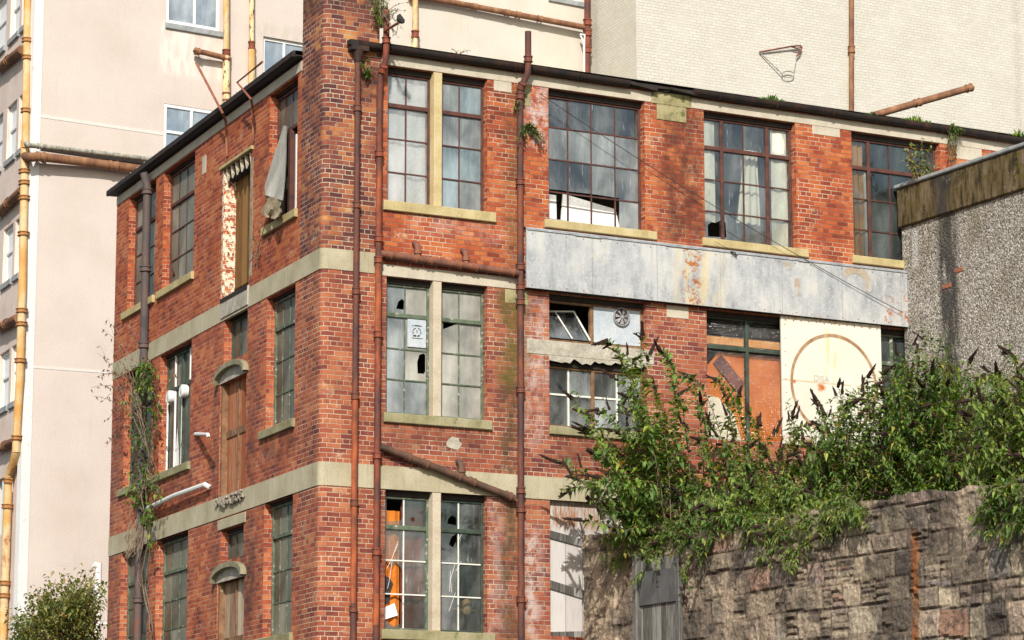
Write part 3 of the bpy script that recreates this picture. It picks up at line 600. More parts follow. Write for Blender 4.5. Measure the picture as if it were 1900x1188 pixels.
def window(fr,x0,x1,z0,z1,cols,rows,fm,gm,bm=None,trans=[],posts=[],yr=.155,bw=.02,holes=[],label=None,parent=None,sill=None,gm2=None,fw=.04,seed=0,skip=[],head=None):
    """cols/rows: inner bar positions; trans/posts: heavy bars"""
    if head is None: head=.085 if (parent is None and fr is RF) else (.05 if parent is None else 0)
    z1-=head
    parent=parent or FAC; rng=random.Random(seed+int(x0*100)+int(z0*10))
    mb=MB()
    for (a,b,c,d) in ((x0,x0+fw,z0,z1),(x1-fw,x1,z0,z1),(x0+fw,x1-fw,z0,z0+fw),(x0+fw,x1-fw,z1-fw,z1)): mb.bbox(a+.001,b-.001,yr-.03,yr+.03,c+.001,d-.001,.006)
    for t in trans: mb.bbox(x0+fw,x1-fw,yr-.036,yr+.03,t-.035,t+.035,.008)
    for p in posts: mb.bbox(p-.03,p+.03,yr-.04,yr+.032,z0+fw,z1-fw,.008)
    W=build(mb,'window',M[fm],parent,fr)
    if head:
        hb=MB(); hb.box(x0+.002,x1-.002,yr-.06,yr+.03,z1+.0,z1+head-.002); build(hb,'head_shade_strip',M['dark'],W,fr)  # dark strip added to stand in for the deep shade under the head
    if label: W['label']=label
    mb=MB()
    for c in cols: mb.box(c-bw/2,c+bw/2,yr-.013,yr+.012,z0+fw,z1-fw)
    for r in rows: mb.box(x0+fw,x1-fw,yr-.0155,yr+.0125,r-bw/2,r+bw/2)
    if cols or rows: build(mb,'glazing_bars',M[bm or fm],W,fr)
    xs=[x0+fw]+sorted(list(cols)+list(posts))+[x1-fw]; zs=[z0+fw]+sorted(list(rows)+list(trans))+[z1-fw]
    mb=MB(); mb2=MB()
    for i in range(len(xs)-1):
        for j in range(len(zs)-1):
            if (i,j) in skip: continue
            a,b,c,d=xs[i],xs[i+1],zs[j],zs[j+1]; hs=[]
            for h in holes:
                q=clip(h,a+.006,b-.006,c+.006,d-.006)
                if area(q)>.0004: hs.append(q)
            t=mb2 if gm2 and rng.random()<.4 else mb
            ty=rng.uniform(-.004,.004); tz=rng.uniform(-.004,.004)
            if hs: t.poly([(a,c),(b,c),(b,d),(a,d)],hs,yr)
            else: t.face([(a,yr-ty,c),(b,yr+ty,c),(b,yr+ty+tz,d),(a,yr-ty+tz,d)])
    if mb.v: build(mb,'glass',M[gm],W,fr)
    if mb2.v: build(mb2,'glass',M[gm2],W,fr)
    if sill: 
        mb=MB(); mb.bbox(x0+sill[0],x1+sill[1],-.055,yr+.02,z0-.14,z0-.004,.01); build(mb,'sill',M[sill[2]],W,fr)
    return W
def pxp(fr,pts,y=.155): return [at(fr,a,b,y) for a,b in pts]
def zr(px,py,k=3.1): return (px,py)
# top storey, right face
Z3=[13.245,12.71,12.17]
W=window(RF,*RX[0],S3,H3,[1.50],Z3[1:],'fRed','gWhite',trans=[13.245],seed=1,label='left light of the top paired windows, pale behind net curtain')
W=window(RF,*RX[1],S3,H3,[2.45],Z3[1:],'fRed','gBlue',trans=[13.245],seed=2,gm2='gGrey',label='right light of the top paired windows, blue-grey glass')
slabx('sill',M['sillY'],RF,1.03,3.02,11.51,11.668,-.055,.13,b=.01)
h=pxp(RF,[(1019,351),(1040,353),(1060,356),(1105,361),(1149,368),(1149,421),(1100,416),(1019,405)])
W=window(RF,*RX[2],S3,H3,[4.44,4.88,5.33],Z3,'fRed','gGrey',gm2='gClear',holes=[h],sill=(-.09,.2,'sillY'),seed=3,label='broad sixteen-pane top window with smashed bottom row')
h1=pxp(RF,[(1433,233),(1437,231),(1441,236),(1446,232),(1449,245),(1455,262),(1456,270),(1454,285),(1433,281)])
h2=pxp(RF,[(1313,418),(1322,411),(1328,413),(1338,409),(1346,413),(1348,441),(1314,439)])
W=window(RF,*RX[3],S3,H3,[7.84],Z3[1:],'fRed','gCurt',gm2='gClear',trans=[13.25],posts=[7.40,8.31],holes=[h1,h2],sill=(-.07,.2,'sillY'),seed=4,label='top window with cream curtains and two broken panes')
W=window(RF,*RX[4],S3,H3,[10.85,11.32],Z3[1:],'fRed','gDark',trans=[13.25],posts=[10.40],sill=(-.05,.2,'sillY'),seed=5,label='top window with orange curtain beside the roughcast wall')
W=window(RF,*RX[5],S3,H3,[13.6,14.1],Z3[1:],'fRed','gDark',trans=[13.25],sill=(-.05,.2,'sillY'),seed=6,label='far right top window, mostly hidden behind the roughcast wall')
# middle storey
Z2=[9.895,9.37,8.885]
h1=pxp(RF,[(735,573),(739,560),(745,555),(750,558),(749,575)]); h2=pxp(RF,[(774,672),(778,659),(785,656),(789,658),(789,690),(786,694),(775,693)])
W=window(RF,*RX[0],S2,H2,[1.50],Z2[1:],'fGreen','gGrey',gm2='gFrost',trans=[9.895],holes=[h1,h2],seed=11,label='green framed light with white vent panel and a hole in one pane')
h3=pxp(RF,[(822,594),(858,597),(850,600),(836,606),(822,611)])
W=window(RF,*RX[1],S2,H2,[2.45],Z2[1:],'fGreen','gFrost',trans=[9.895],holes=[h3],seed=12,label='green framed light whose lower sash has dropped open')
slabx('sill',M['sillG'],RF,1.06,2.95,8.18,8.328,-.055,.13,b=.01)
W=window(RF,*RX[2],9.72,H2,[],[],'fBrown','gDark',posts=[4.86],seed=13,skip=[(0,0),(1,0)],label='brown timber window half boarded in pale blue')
mb=MB(); a,b=4.05,4.80
mb.face([(a,.09,9.77),(b-.02,.09,9.77),(b-.16,.34,10.27),(a,.34,10.22)]); g=build(mb,'glass',M['gClear'],W,RF); g['label']='tilted pane of the half open sash'
mb=MB(); mb.tube([(4.45,.045,9.77),(4.3,.33,10.24)],.012,6); mb.tube([(b-.02,.045,9.77),(b-.16,.33,10.28)],.016,6); mb.tube([(a,.33,10.23),(b-.16,.33,10.28)],.014,6)
build(mb,'glazing_bars',M['fWhite'],W,RF)
mb=MB(); mb.box(4.895,5.77,.13,.15,9.768,10.43); PB=build(mb,'panel',M['ventboard'],W,RF)
# round vents
def vent(c,r,fr,y,parent_label,seg=26,blades=7):
    t=thing('extractor_vent',fr.w((c[0],y,c[1]-r)),parent_label[0],'vent'); x,z=c
    mb=MB(); mb.tube([(x+r*math.cos(k*2*PI/seg),y-.02,z+r*math.sin(k*2*PI/seg)) for k in range(seg+1)],r*.10,6,False); build(mb,'rim',M['ventgrey'],t,fr,smooth=True)
    mb=MB(); mb.tube([(x,y-.045,z),(x,y-.01,z)],r*.22,12)
    for k in range(blades):
        a=k*2*PI/blades; a2=a+.55
        mb.face([(x+.2*r*math.cos(a),y-.03,z+.2*r*math.sin(a)),(x+.86*r*math.cos(a),y-.012,z+.86*r*math.sin(a)),(x+.86*r*math.cos(a2),y-.035,z+.86*r*math.sin(a2)),(x+.2*r*math.cos(a2),y-.04,z+.2*r*math.sin(a2))])
    build(mb,'fan_blades',M['ventgrey'],t,fr)
    mb=MB(); mb.tube([(x,y-.004,z),(x,y-.008,z)],r*.9,20); build(mb,'back_plate',M['ink'],t,fr)
    return t
vent(at(RF,1152,589,.13),.145,RF,.125,('round grey fan vent on the pale blue board',))
# concrete beam
mb=MB(); mb.bbox(3.6,5.95,-.01,.19,9.46,9.70,.01); o=build(mb,'concrete_beam',M['cracked'],FAC,RF)
mb=MB(); random.seed(5); top=[];bot=[]
for k in range(25):
    x=3.99+k*1.84/24; bot.append((x,9.44-random.uniform(0,.09)))
mb.poly([(3.99,9.465)]+bot+[(5.83,9.465)],[],-.004); build(mb,'spalled_edge',M['cracked'],o,RF)
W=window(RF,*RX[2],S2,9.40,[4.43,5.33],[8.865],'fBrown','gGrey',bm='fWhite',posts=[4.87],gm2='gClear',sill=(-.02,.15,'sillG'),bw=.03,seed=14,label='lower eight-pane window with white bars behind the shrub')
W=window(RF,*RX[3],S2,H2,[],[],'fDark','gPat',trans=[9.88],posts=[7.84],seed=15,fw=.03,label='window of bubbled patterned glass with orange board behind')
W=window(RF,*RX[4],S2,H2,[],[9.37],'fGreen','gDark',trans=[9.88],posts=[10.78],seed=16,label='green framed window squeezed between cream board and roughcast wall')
# lowest storey
Z1=[6.585,6.08,5.565]
hA=pxp(RF,[(717,921),(745,921),(747,930),(745,945),(747,960),(742,967),(717,967)]); hB=pxp(RF,[(761,962),(768,960),(770,966),(764,969)])
hC=pxp(RF,[(714,1048),(718,1040),(726,1052),(735,1044),(746,1056),(747,1130),(742,1158),(730,1162),(713,1150),(713,1070)])
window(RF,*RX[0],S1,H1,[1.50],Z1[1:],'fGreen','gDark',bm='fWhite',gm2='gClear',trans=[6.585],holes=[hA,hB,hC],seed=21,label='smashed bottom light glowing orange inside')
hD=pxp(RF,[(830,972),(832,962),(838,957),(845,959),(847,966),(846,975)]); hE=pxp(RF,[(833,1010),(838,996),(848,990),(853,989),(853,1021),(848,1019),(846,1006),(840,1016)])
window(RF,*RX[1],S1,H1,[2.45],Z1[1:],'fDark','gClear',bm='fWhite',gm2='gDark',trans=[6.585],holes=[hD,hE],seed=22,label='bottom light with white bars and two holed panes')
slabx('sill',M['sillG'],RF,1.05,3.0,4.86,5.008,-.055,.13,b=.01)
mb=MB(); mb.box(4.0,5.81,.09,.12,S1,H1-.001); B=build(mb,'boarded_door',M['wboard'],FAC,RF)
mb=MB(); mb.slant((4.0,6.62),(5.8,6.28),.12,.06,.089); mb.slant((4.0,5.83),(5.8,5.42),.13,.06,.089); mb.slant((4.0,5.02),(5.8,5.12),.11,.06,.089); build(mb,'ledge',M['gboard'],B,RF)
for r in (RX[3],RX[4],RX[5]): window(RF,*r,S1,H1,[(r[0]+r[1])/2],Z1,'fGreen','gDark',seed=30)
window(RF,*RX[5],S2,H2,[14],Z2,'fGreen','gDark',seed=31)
mb=MB()
for P_ in ([(738,1005),(728,1035),(718,1055)],[(728,1040),(712+10,1080),(719,1092)],[(738,1010),(733,1024)],[(845,1045),(836,1075),(838,1100)],[(836,1060),(834,1098)],[(852,1000),(860,985)],[(845,1100),(833,1135)],[(846,1060),(856,1042)]):
    mb.tube([(q[0],.145,q[1]) for q in pxp(RF,P_,.145)],.0035,4)
build(mb,'glass_cracks',M['white'],FAC,RF)
# fascia sign + flashing
mb=MB(); mb.box(3.52,10.965,-.13,-.10,10.495,11.47); FS=build(mb,'steel_fascia',M['fascia'],FAC,RF); FS['label']='long weathered grey steel fascia with rust stains'
mb=MB(); mb.face([(3.52,-.145,11.46),(10.965,-.145,11.46),(10.965,.0,11.51),(3.52,.0,11.51)]); mb.face([(3.52,-.145,11.43),(10.965,-.145,11.43),(10.965,-.145,11.46),(3.52,-.145,11.46)])
random.seed(4)
for (x,wd) in ((4.4,.5),(6.1,.6),(7.4,.12),(8.72,.18),(9.85,.12)): mb.box(x,x+wd,-.151,-.1455,11.425-random.random()*.02,11.462)
build(mb,'flashing',M['lead'],FS,RF)
mb=MB(); mb.tube([(7.36,-.15,11.45),(7.42,-.2,11.43),(7.47,-.16,11.37)],.012,5); build(mb,'torn_edge',M['dark'],FS,RF)
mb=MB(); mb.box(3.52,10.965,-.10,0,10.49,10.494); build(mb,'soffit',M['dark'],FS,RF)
# ghost letters on the fascia
def arcpoly(c,r0,r1,a0,a1,n=14): 
    o=[(c[0]+r1*math.cos(rad(a0+(a1-a0)*k/n)),c[1]+r1*math.sin(rad(a0+(a1-a0)*k/n))) for k in range(n+1)]
    i=[(c[0]+r0*math.cos(rad(a0+(a1-a0)*k/n)),c[1]+r0*math.sin(rad(a0+(a1-a0)*k/n))) for k in range(n,-1,-1)]
    return o+i
c=at(RF,1588,529,-.13)
for nm,pl in (('ghost_letter',arcpoly(c,.20,.33,-20,150)),('ghost_letter',pxp(RF,[(1452,487),(1462,487),(1466,493),(1470,500),(1461,500)],-.13)),('ghost_letter',pxp(RF,[(1474,516),(1484,517),(1484,548),(1474,547)],-.13))):
    mb=MB(); mb.poly(pl,[],-.134); build(mb,nm,M['ghost'],FS,RF)
# cream board with ring
mb=MB(); mb.box(8.405,10.44,-.05,-.02,8.33,10.485); CB=build(mb,'steel_board',M['board'],FAC,RF); CB['label']='cream painted steel board with a rusty ring'
c=((8.555+10.35)/2,(10.24+8.5)/2+.02); rx=.885
mb=MB(); mb.poly([(c[0]+rx*math.cos(k*PI/36),c[1]+.87*math.sin(k*PI/36)) for k in range(72)],[[(c[0]+(rx-.055)*math.cos(k*PI/36),c[1]+.815*math.sin(k*PI/36)) for k in range(72)]],-.055)
build(mb,'ring',M['ring'],CB,RF)
mb=MB(); random.seed(6)
for k in range(13):
    x=8.5+k*.155; mb.tube([(x,-.058,10.43-random.random()*.02),(x,-.049,10.43)],.009,6)
for k in range(9):
    x=8.48; mb.tube([(x,-.058,8.5+k*.23),(x,-.049,8.5+k*.23)],.008,6)
build(mb,'rivets',M['bar'],CB,RF)
mb=MB()
for k in range(24):
    x=3.62+k*.315; mb.tube([(x,-.138,11.38),(x,-.129,11.38)],.009,6); mb.tube([(x,-.138,10.54),(x,-.129,10.54)],.009,6)
build(mb,'rivets',M['bar'],FS,RF)
def text(body,size,loc,fr,mat,parent,name='lettering'):
    cu=bpy.data.curves.new(name,'FONT'); cu.body=body; cu.size=size; cu.align_x='CENTER'; cu.resolution_u=3
    tmp=bpy.data.objects.new('tmp',cu); COL.objects.link(tmp); dg=bpy.context.evaluated_depsgraph_get()
    me=tmp.evaluated_get(dg).to_mesh(); mb=MB()
    for p in me.polygons: mb.face([(loc[0]+me.vertices[i].co.x,loc[1],loc[2]+me.vertices[i].co.y) for i in p.vertices])
    tmp.to_mesh_clear(); bpy.data.objects.remove(tmp)
    return build(mb,name,mat,parent,fr)
tc_=at(RF,1524,712,-.05); text('DISA',.15,(tc_[0],-.054,tc_[1]+.03),RF,M['inkgrey'],CB)
# gutter along right face
def gutter(x0,x1,fr,y,z,r,name='gutter',parent=FAC,mat='gutter'):
    mb=MB(); n=9; L=[(x0+(x1-x0)*k/max(1,int((x1-x0)/.8))) for k in range(int((x1-x0)/.8)+1)]
    pr=[(y+r*math.cos(PI+PI*k/n),z+r*math.sin(PI+PI*k/n)*1.15) for k in range(n+1)]
    rng=random.Random(int(x0*7)); dz=[rng.uniform(-.012,.012) for _ in L]
    for i in range(len(L)-1):
        for k in range(n):
            for s_ in (0,):
                mb.face([(L[i],pr[k][0],pr[k][1]+dz[i]),(L[i],pr[k+1][0],pr[k+1][1]+dz[i]),(L[i+1],pr[k+1][0],pr[k+1][1]+dz[i+1]),(L[i+1],pr[k][0],pr[k][1]+dz[i+1])])
    for i in (0,len(L)-1): mb.face([(L[i],p[0],p[1]+dz[i]) for p in pr])
    g=build(mb,name,M[mat],parent,fr,smooth=True,weld=True)
    m2=MB(); x=x0+.5
    while x<x1: 
        m2.tube([(x,p[0]*1.0-(.006),p[1]-.004) for p in pr],.012,5); m2.tube([(x,pr[-1][0],z+.02),(x,.0,z+.06)],.01,5); x+=1.15
    build(m2,'bracket',M['gutter'],g,fr,smooth=True)
    mt=MB(); mt.face([(x0,y-r,z),(x1,y-r,z),(x1,y+r,z),(x0,y+r,z)]); build(mt,'silt',M['earth'],g,fr)
    return g
gutter(.52,5.45,RF,-.10,14.13,.085); gutter(6.70,15.5,RF,-.10,14.13,.085)
mb=MB(); mb.box(1.0,16,-.045,.3,14.045,14.085); mb.box(5.4,6.8,-.08,.2,14.09,14.13)
mb.slant((5.3,14.12),(6.0,14.05),.05,-.13,-.06); mb.slant((6.25,14.10),(6.75,14.06),.04,-.14,-.06)
build(mb,'eaves_board',M['dark'],FAC,RF)
mb=MB()
for k in range(9):
    x=5.35+k*.16; z=14.12-k*.004; mb.face([(x,-.12+.03*(k%2),z-.03*(k%3)),(x+.17,-.12+.02*(k%3),z-.02),(x+.17,.25,z+.05),(x,.25,z+.05)])
build(mb,'torn_felt',M['lead'],FAC,RF)
# eaves of left face
mb=MB(); mb.box(-11.78,-1.0,-.14,.2,14.10,14.12); mb.bbox(-11.78,-1.0,-.17,-.12,14.085,14.185,.008); build(mb,'eaves_board',M['gutter'],FAC,LF)
mb=MB(); 
for k in range(24):
    x=-11.5+k*.45; mb.tube([(x,-.16,14.17),(x,-.16,14.2)],.012,5)
build(mb,'roof_nails',M['lead'],FAC,LF)
mb=MB()
A=LF.w((-11.78,-.12,0)); pts=[A,LF.w((-1.0,-.12,0)),LF.w((-1.0,.3,0)),Vector((1.0,.3,0)),Vector((1.0,-.05,0)),Vector((16,-.05,0)),Vector((16,14,0)),LF.w((-11.78,14,0))]
mb.face([(p.x,p.y,14.19) for p in pts]); mb.face([(p.x,p.y,14.09) for p in pts][::-1]); build(mb,'roof',M['roofing'],FAC)
# interior: floors and inner walls
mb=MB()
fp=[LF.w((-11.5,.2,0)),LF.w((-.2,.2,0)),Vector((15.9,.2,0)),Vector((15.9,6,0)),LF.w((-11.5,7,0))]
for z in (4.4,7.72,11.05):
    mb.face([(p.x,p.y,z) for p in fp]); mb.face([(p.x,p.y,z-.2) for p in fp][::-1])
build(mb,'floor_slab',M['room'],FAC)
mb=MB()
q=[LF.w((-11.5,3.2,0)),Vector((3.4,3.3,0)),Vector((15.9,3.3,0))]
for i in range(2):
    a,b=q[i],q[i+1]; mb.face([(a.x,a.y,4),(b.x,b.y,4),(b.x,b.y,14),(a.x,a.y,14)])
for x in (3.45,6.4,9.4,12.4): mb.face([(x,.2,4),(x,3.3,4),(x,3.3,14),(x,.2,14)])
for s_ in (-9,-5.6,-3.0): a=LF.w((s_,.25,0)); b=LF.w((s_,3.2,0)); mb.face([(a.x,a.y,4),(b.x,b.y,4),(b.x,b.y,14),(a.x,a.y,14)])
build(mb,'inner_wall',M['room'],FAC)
# left face windows
def lw(k,z0,z1,rows,tr,fm,gm,cols,label,sm='sillY',bm=None,holes=[],skip=[],gm2=None,posts=[],sill=True):
    a,b=LX[k]; return window(LF,a,b,z0,z1,cols,rows,fm,gm,bm=bm,trans=tr,yr=.165,label=label,sill=((-.22,.06,sm) if sill else None),holes=holes,skip=skip,gm2=gm2,posts=posts,fw=.05)
def th(a,b,n): return [a+(b-a)*i/n for i in range(1,n)]
def cw(k,n): return th(LX[k][0],LX[k][1],n)
lw('A',S3,H3,[12.72,12.2],[13.22],'fRed','gL',cw('A',4),'top window at the far left end behind the drainpipe')
hb=pxp(LF,[(313,478),(325,512),(322,516),(313,520)],.165)
lw('B',S3,H3,[12.72,12.2],[13.22],'fRed','gL',cw('B',4),'top window with a torn white corner',holes=[hb])
lw('D',S3,H3,[],[13.15],'fRed','gLD',[-2.23,-1.88,-1.53],'top window with sash out and cloth hanging from it',skip=[(i,0) for i in range(1,4)])
lw('A',S2,H2,[9.3,8.8],[9.8],'fDark','gLD',cw('A',4),'ivy covered middle window at the far left end','sillG')
lw('B',S2,H2,[],[9.8],'fDark','gLD',[],'middle window with white bars and two round white fittings','sillG',posts=[-7.55],bm='fWhite')
lw('D',S2,H2,[9.42,8.88],[9.95],'fGreen','gLD',cw('D',4),'middle window with green bars beside the rounded corner','sillG')
lw('A',S1,H1,[6.1,5.6],[6.55],'fGreen','gLD',cw('A',4),'lowest window at the far left end under ivy stems','sillG')
lw('B',S1,H1,[6.05,5.55],[6.55],'fGreen','gLD',cw('B',4),'lowest green window left of the lower arched door','sillG',gm2='gL')
lw('D',S1,H1,[6.05,5.55],[6.6],'fGreen','gLD',cw('D',4),'lowest green window beside the rounded corner','sillG',gm2='gL')
mb=MB()
for (p0,p1) in (((-7.98,8.4),(-7.98,9.76)),((-7.55,8.4),(-7.55,9.76)),((-8.44,8.4),(-8.44,9.76)),((-7.98,9.84),(-7.98,10.4)),((-7.1,9.84),(-7.1,10.4))): mb.slant(p0,p1,.03,.12,.15)
build(mb,'white_bars',M['white_metal'],FAC,LF)
mb=MB(); mb.poly([(-8.0,8.42),(-7.75,8.42),(-7.8,8.75),(-7.9,9.1),(-7.96,8.8)],[],.158); build(mb,'white_patch',M['white'],FAC,LF)
for (px,py) in ((319.5,737),(344,726)):
    c=at(LF,px,py,.12); t=thing('round_fitting',LF.w((c[0],.1,c[1]-.1)),'left one of two white round fittings on the window' if px<330 else 'right one of two white round fittings on the window','vent','round white fittings on the middle left window')
    mb=MB(); mb.tube([(c[0],.15,c[1]),(c[0],.06,c[1]),(c[0],.04,c[1])],[.115,.115,.09],18); build(mb,'drum',M['white_metal'],t,LF,smooth=True)
    mb=MB(); mb.tube([(c[0]+.1*math.cos(k*PI/10),.045,c[1]+.1*math.sin(k*PI/10)) for k in range(21)],.012,5,False); build(mb,'rim',M['fWin'],t,LF,smooth=True)
# small windows and doors of column C
window(LF,-4.8,-3.56,9.74,10.53,[-4.4,-3.98],[],'fDark','gLD',yr=.165,label='small dark window over the upper arched canopy',seed=41)
window(LF,-4.8,-3.60,6.42,6.95,[-4.4,-4.0],[],'fDark','gLD',yr=.165,label='small dark window over the lower arched canopy',seed=42)
mb=MB(); mb.bbox(-4.95,-3.5,-.03,.02,10.53,10.86,.01); build(mb,'lintel',M['cracked'],FAC,LF)
mb=MB(); mb.bbox(-4.95,-3.5,-.016,.02,6.95,7.12,.008); build(mb,'lintel',M['conc'],FAC,LF)
mb=MB(); mb.box(-4.93,-3.54,.22,.26,10.87,13.05); D=build(mb,'door',M['doorB'],FAC,LF); D['label']='brown plank door set deep in the broken top opening'
mb=MB(); mb.face([(-4.945,.0,10.87),(-4.945,.22,10.87),(-4.945,.22,13.1),(-4.945,.0,13.1)][::-1],[(0,10.87),(.3,10.87),(.3,13.1),(0,13.1)][::-1])
mb.box(-5.02,-4.95,-.004,.02,10.87,13.1); build(mb,'jamb',M['brickP'],D,LF)
mb=MB(); mb.box(-3.6,-3.52,.02,.21,10.87,13.1); mb.box(-3.5,-3.38,-.004,.01,11,13.0); build(mb,'jamb',M['clothD'],D,LF)
mb=MB(); mb.bbox(-5.1,-3.38,-.05,.05,13.13,13.19,.01); build(mb,'lintel',M['sillY'],FAC,LF)
mb=MB(); random.seed(8)
for k in range(6):
    x=-4.85+k*.25; mb.tube([(x,.03,13.12),(x+.03,.04,12.98),(x+.02,.03,12.90)],[.032,.035,.01],5)
build(mb,'broken_brick_teeth',M['mull'],FAC,LF)
mb=MB(); mb.box(-4.95,-3.5,.10,.2,12.93,13.12); build(mb,'broken_lintel',M['dark'],FAC,LF)
mb=MB(); mb.box(-4.95,-3.52,-.04,.2,10.80,10.87); build(mb,'threshold',M['dark'],FAC,LF)
def arched(x0,x1,zb,zt,zs,lab,lab2,mt):
    mb=MB(); mb.box(x0+.08,x1-.06,.12,.15,zb,zt); D=build(mb,'door',M[mt],FAC,LF); D['label']=lab
    mb=MB(); mb.box(x0,x0+.08,.02,.155,zb,zt+.02); mb.box(x1-.06,x1,.02,.155,zb,zt+.02); mb.box((x0+x1)/2-.015,(x0+x1)/2+.03,.095,.119,zb,zt); mb.box(x0+.08,x1-.06,.10,.118,zb+(zt-zb)*.52,zb+(zt-zb)*.58); build(mb,'door_frame',M['fBrown'],D,LF)
    # segmental canopy
    mb=MB(); n=10; cx=(x0+x1)/2; R=(x1-x0)/2+.12
    o=[(cx-R*math.cos(PI*k/n),zt+.02+.27*math.sin(PI*k/n)**.8) for k in range(n+1)]; i_=[(cx-(R-.07)*math.cos(PI*k/n),zt+.0+.2*math.sin(PI*k/n)**.8) for k in range(n+1)]
    for k in range(n):
        a,b,c,d=o[k],o[k+1],i_[k+1],i_[k]
        mb.face([(a[0],-.10,a[1]),(d[0],-.10,d[1]),(c[0],-.10,c[1]),(b[0],-.10,b[1])])
        mb.face([(a[0],-.10,a[1]),(b[0],-.10,b[1]),(b[0],.02,b[1]),(a[0],.02,a[1])]); mb.face([(d[0],-.10,d[1]),(d[0],.02,d[1]),(c[0],.02,c[1]),(c[0],-.10,c[1])])
    C_=build(mb,'arched_canopy',M['canopy'],FAC,LF,smooth=True); C_['label']=lab2
    mb=MB(); mb.poly(i_+[],[],-.01); build(mb,'tympanum',M['cracked'],C_,LF)
arched(-4.97,-3.58,7.5,9.42,0,'red-brown plank door under the upper arched canopy','upper arched stone canopy','door')
arched(-4.95,-3.54,3.9,6.08,0,'grey-brown plank door under the lower arched canopy','lower arched stone canopy','doorG')
mb=MB(); random.seed(3)
for k in range(46):
    x=-5.0+random.random()*1.5; z=7.33+random.random()*.13; r=random.uniform(.02,.05)
    mb.tube([(x-r,-.03,z),(x+r,-.05,z+random.uniform(-.03,.03))],[r*.9,r*.6],5)
build(mb,'rubble_ledge',M['rubble'],FAC,LF)
# -------- drainpipes on the factory
def pipe(name,pts,r,mat,parent,fr=W0,collars=(),cr=1.45,ch=.10,smooth=True,label=None,vert=True,cm=None):
    mb=MB(); mb.tube(pts,r,12); o=build(mb,name,M[mat],parent,fr,smooth=True)
    if label: o['label']=label
    for c in collars:
        mc=MB(); c=Vector(c[:3]); best=None
        P=[Vector(p) for p in pts]
        for i in range(len(P)-1):
            d=(P[i+1]-P[i]); t=max(0,min(1,(c-P[i]).dot(d)/d.length_squared)); q=P[i]+d*t
            if best is None or (q-c).length<best[0]: best=((q-c).length,q,d.normalized())
        q,d=best[1],best[2]; h=ch/2
        mc.tube([q-d*h,q-d*h,q-d*h*.62,q-d*h*.6,q+d*h*.6,q+d*h*.62,q+d*h,q+d*h],[r,r*cr,r*cr,r*cr*.86,r*cr*.86,r*cr,r*cr,r],12,False)
        build(mc,'collar',M[cm or mat],o,fr,smooth=True)
    return o
def vc(x,y,zs): return [(x,y,z) for z in zs]
def zat(px,py,y): return at(RF,px,py,y)[1]
yp=-.085
p1=pipe('drainpipe',[(.545,yp,3.5),(.545,yp,14.0)],.046,'pipe',FAC,collars=vc(.545,yp,[zat(656,200,yp),zat(656,380,yp),zat(655,540,yp),zat(653,735,yp),zat(652,933,yp),zat(651,1130,yp)]),label='left one of the two drainpipes on the corner pier')
p2=pipe('drainpipe',[(.925,yp,3.5),(.925,yp,13.3),(.935,-.09,13.62),(.96,-.22,13.85),(.96,-.24,14.1),(.96,-.24,14.66)],.050,'pipeR',FAC,collars=vc(.925,yp,[zat(700,125,yp),zat(699,285,yp),zat(699,443,yp),zat(699,482,yp),zat(697,620,yp),zat(696,845,yp),zat(695,1024,yp)])+[(.96,-.24,14.17)],label='rust-red drainpipe right of the chimney with an open top')
for P_,x_,r_,a_,b_ in ((p2,.925,.0525,(699,488),(697,616)),(p2,.925,.0525,(695,1100),(694,1160)),(p2,.96,.053,(700,128),(700,160)),(p1,.545,.0485,(655,740),(653,928)),(p1,.545,.0485,(652,940),(651,1120))):
    mb=MB(); mb.tube([(x_,yp,zat(*b_,yp)),(x_,yp,zat(*a_,yp))],r_,12,False)
    if x_!=.96: build(mb,'rust_section',M['scale'],P_,smooth=True)
mb=MB(); mb.box(.40,.70,-.17,-.02,13.98,14.06); mb.tube([(.545,-.09,14.0),(.545,-.09,13.8)],[.1,.05],10); mb.box(.38,.9,-.16,-.03,14.06,14.14); build(mb,'hopper',M['gutter'],p1)
X3=3.43
p3=pipe('drainpipe',[(X3,yp,3.5),(X3,yp,13.55),(X3+.005,-.10,13.75),(X3+.06,-.24,13.98),(X3+.06,-.25,14.12),(X3+.06,-.25,14.66)],.052,'pipe',FAC,collars=vc(X3,yp,[zat(961,178,yp),zat(961,158,yp),zat(961,337,yp),zat(961,495,yp),zat(962,532,yp),zat(962,560,yp),zat(962,723,yp),zat(962,910,yp),zat(962,945,yp),zat(962,1112,yp)])+[(X3+.06,-.25,14.2)],label='long drainpipe left of the steel fascia with an open top')
def branch(a,b,ups,cols,mat='pipeBn'):
    A=at(RF,*a,-.1); B=at(RF,*b,-.1); P0=(A[0],-.1,A[1]); P1=(B[0],-.1,B[1])
    f=lambda t:(A[0]+(B[0]-A[0])*t,-.1,A[1]+(B[1]-A[1])*t)
    o=pipe('branch_pipe',[P0,P1],.058,mat,FAC,collars=[f(t) for t in cols],cr=1.3)
    for t in ups:
        q=Vector(f(t)); mb=MB(); mb.tube([q,q+Vector((0,0,.13)),q+Vector((-.005,0,.2)),q+Vector((-.01,.05,.25)),q+Vector((-.01,.11,.26))],[.05,.05,.052,.05,.05],12)
        mb.tube([q+Vector((0,0,.08)),q+Vector((0,0,.08)),q+Vector((0,0,.14)),q+Vector((0,0,.14))],[.05,.066,.066,.05],12,False)
        build(mb,'stub',M[mat],o,smooth=True)
    return o
branch((705,471),(960,507),[.27,.62],[.06,.24,.35,.56,.68,.95])['label']='level branch pipe between two drainpipes'
branch((705,828),(955,925),[.60],[.2,.33,.57,.68,.95],'pipeDk')['label']='sloping branch pipe between two drainpipes'
XL=-9.27
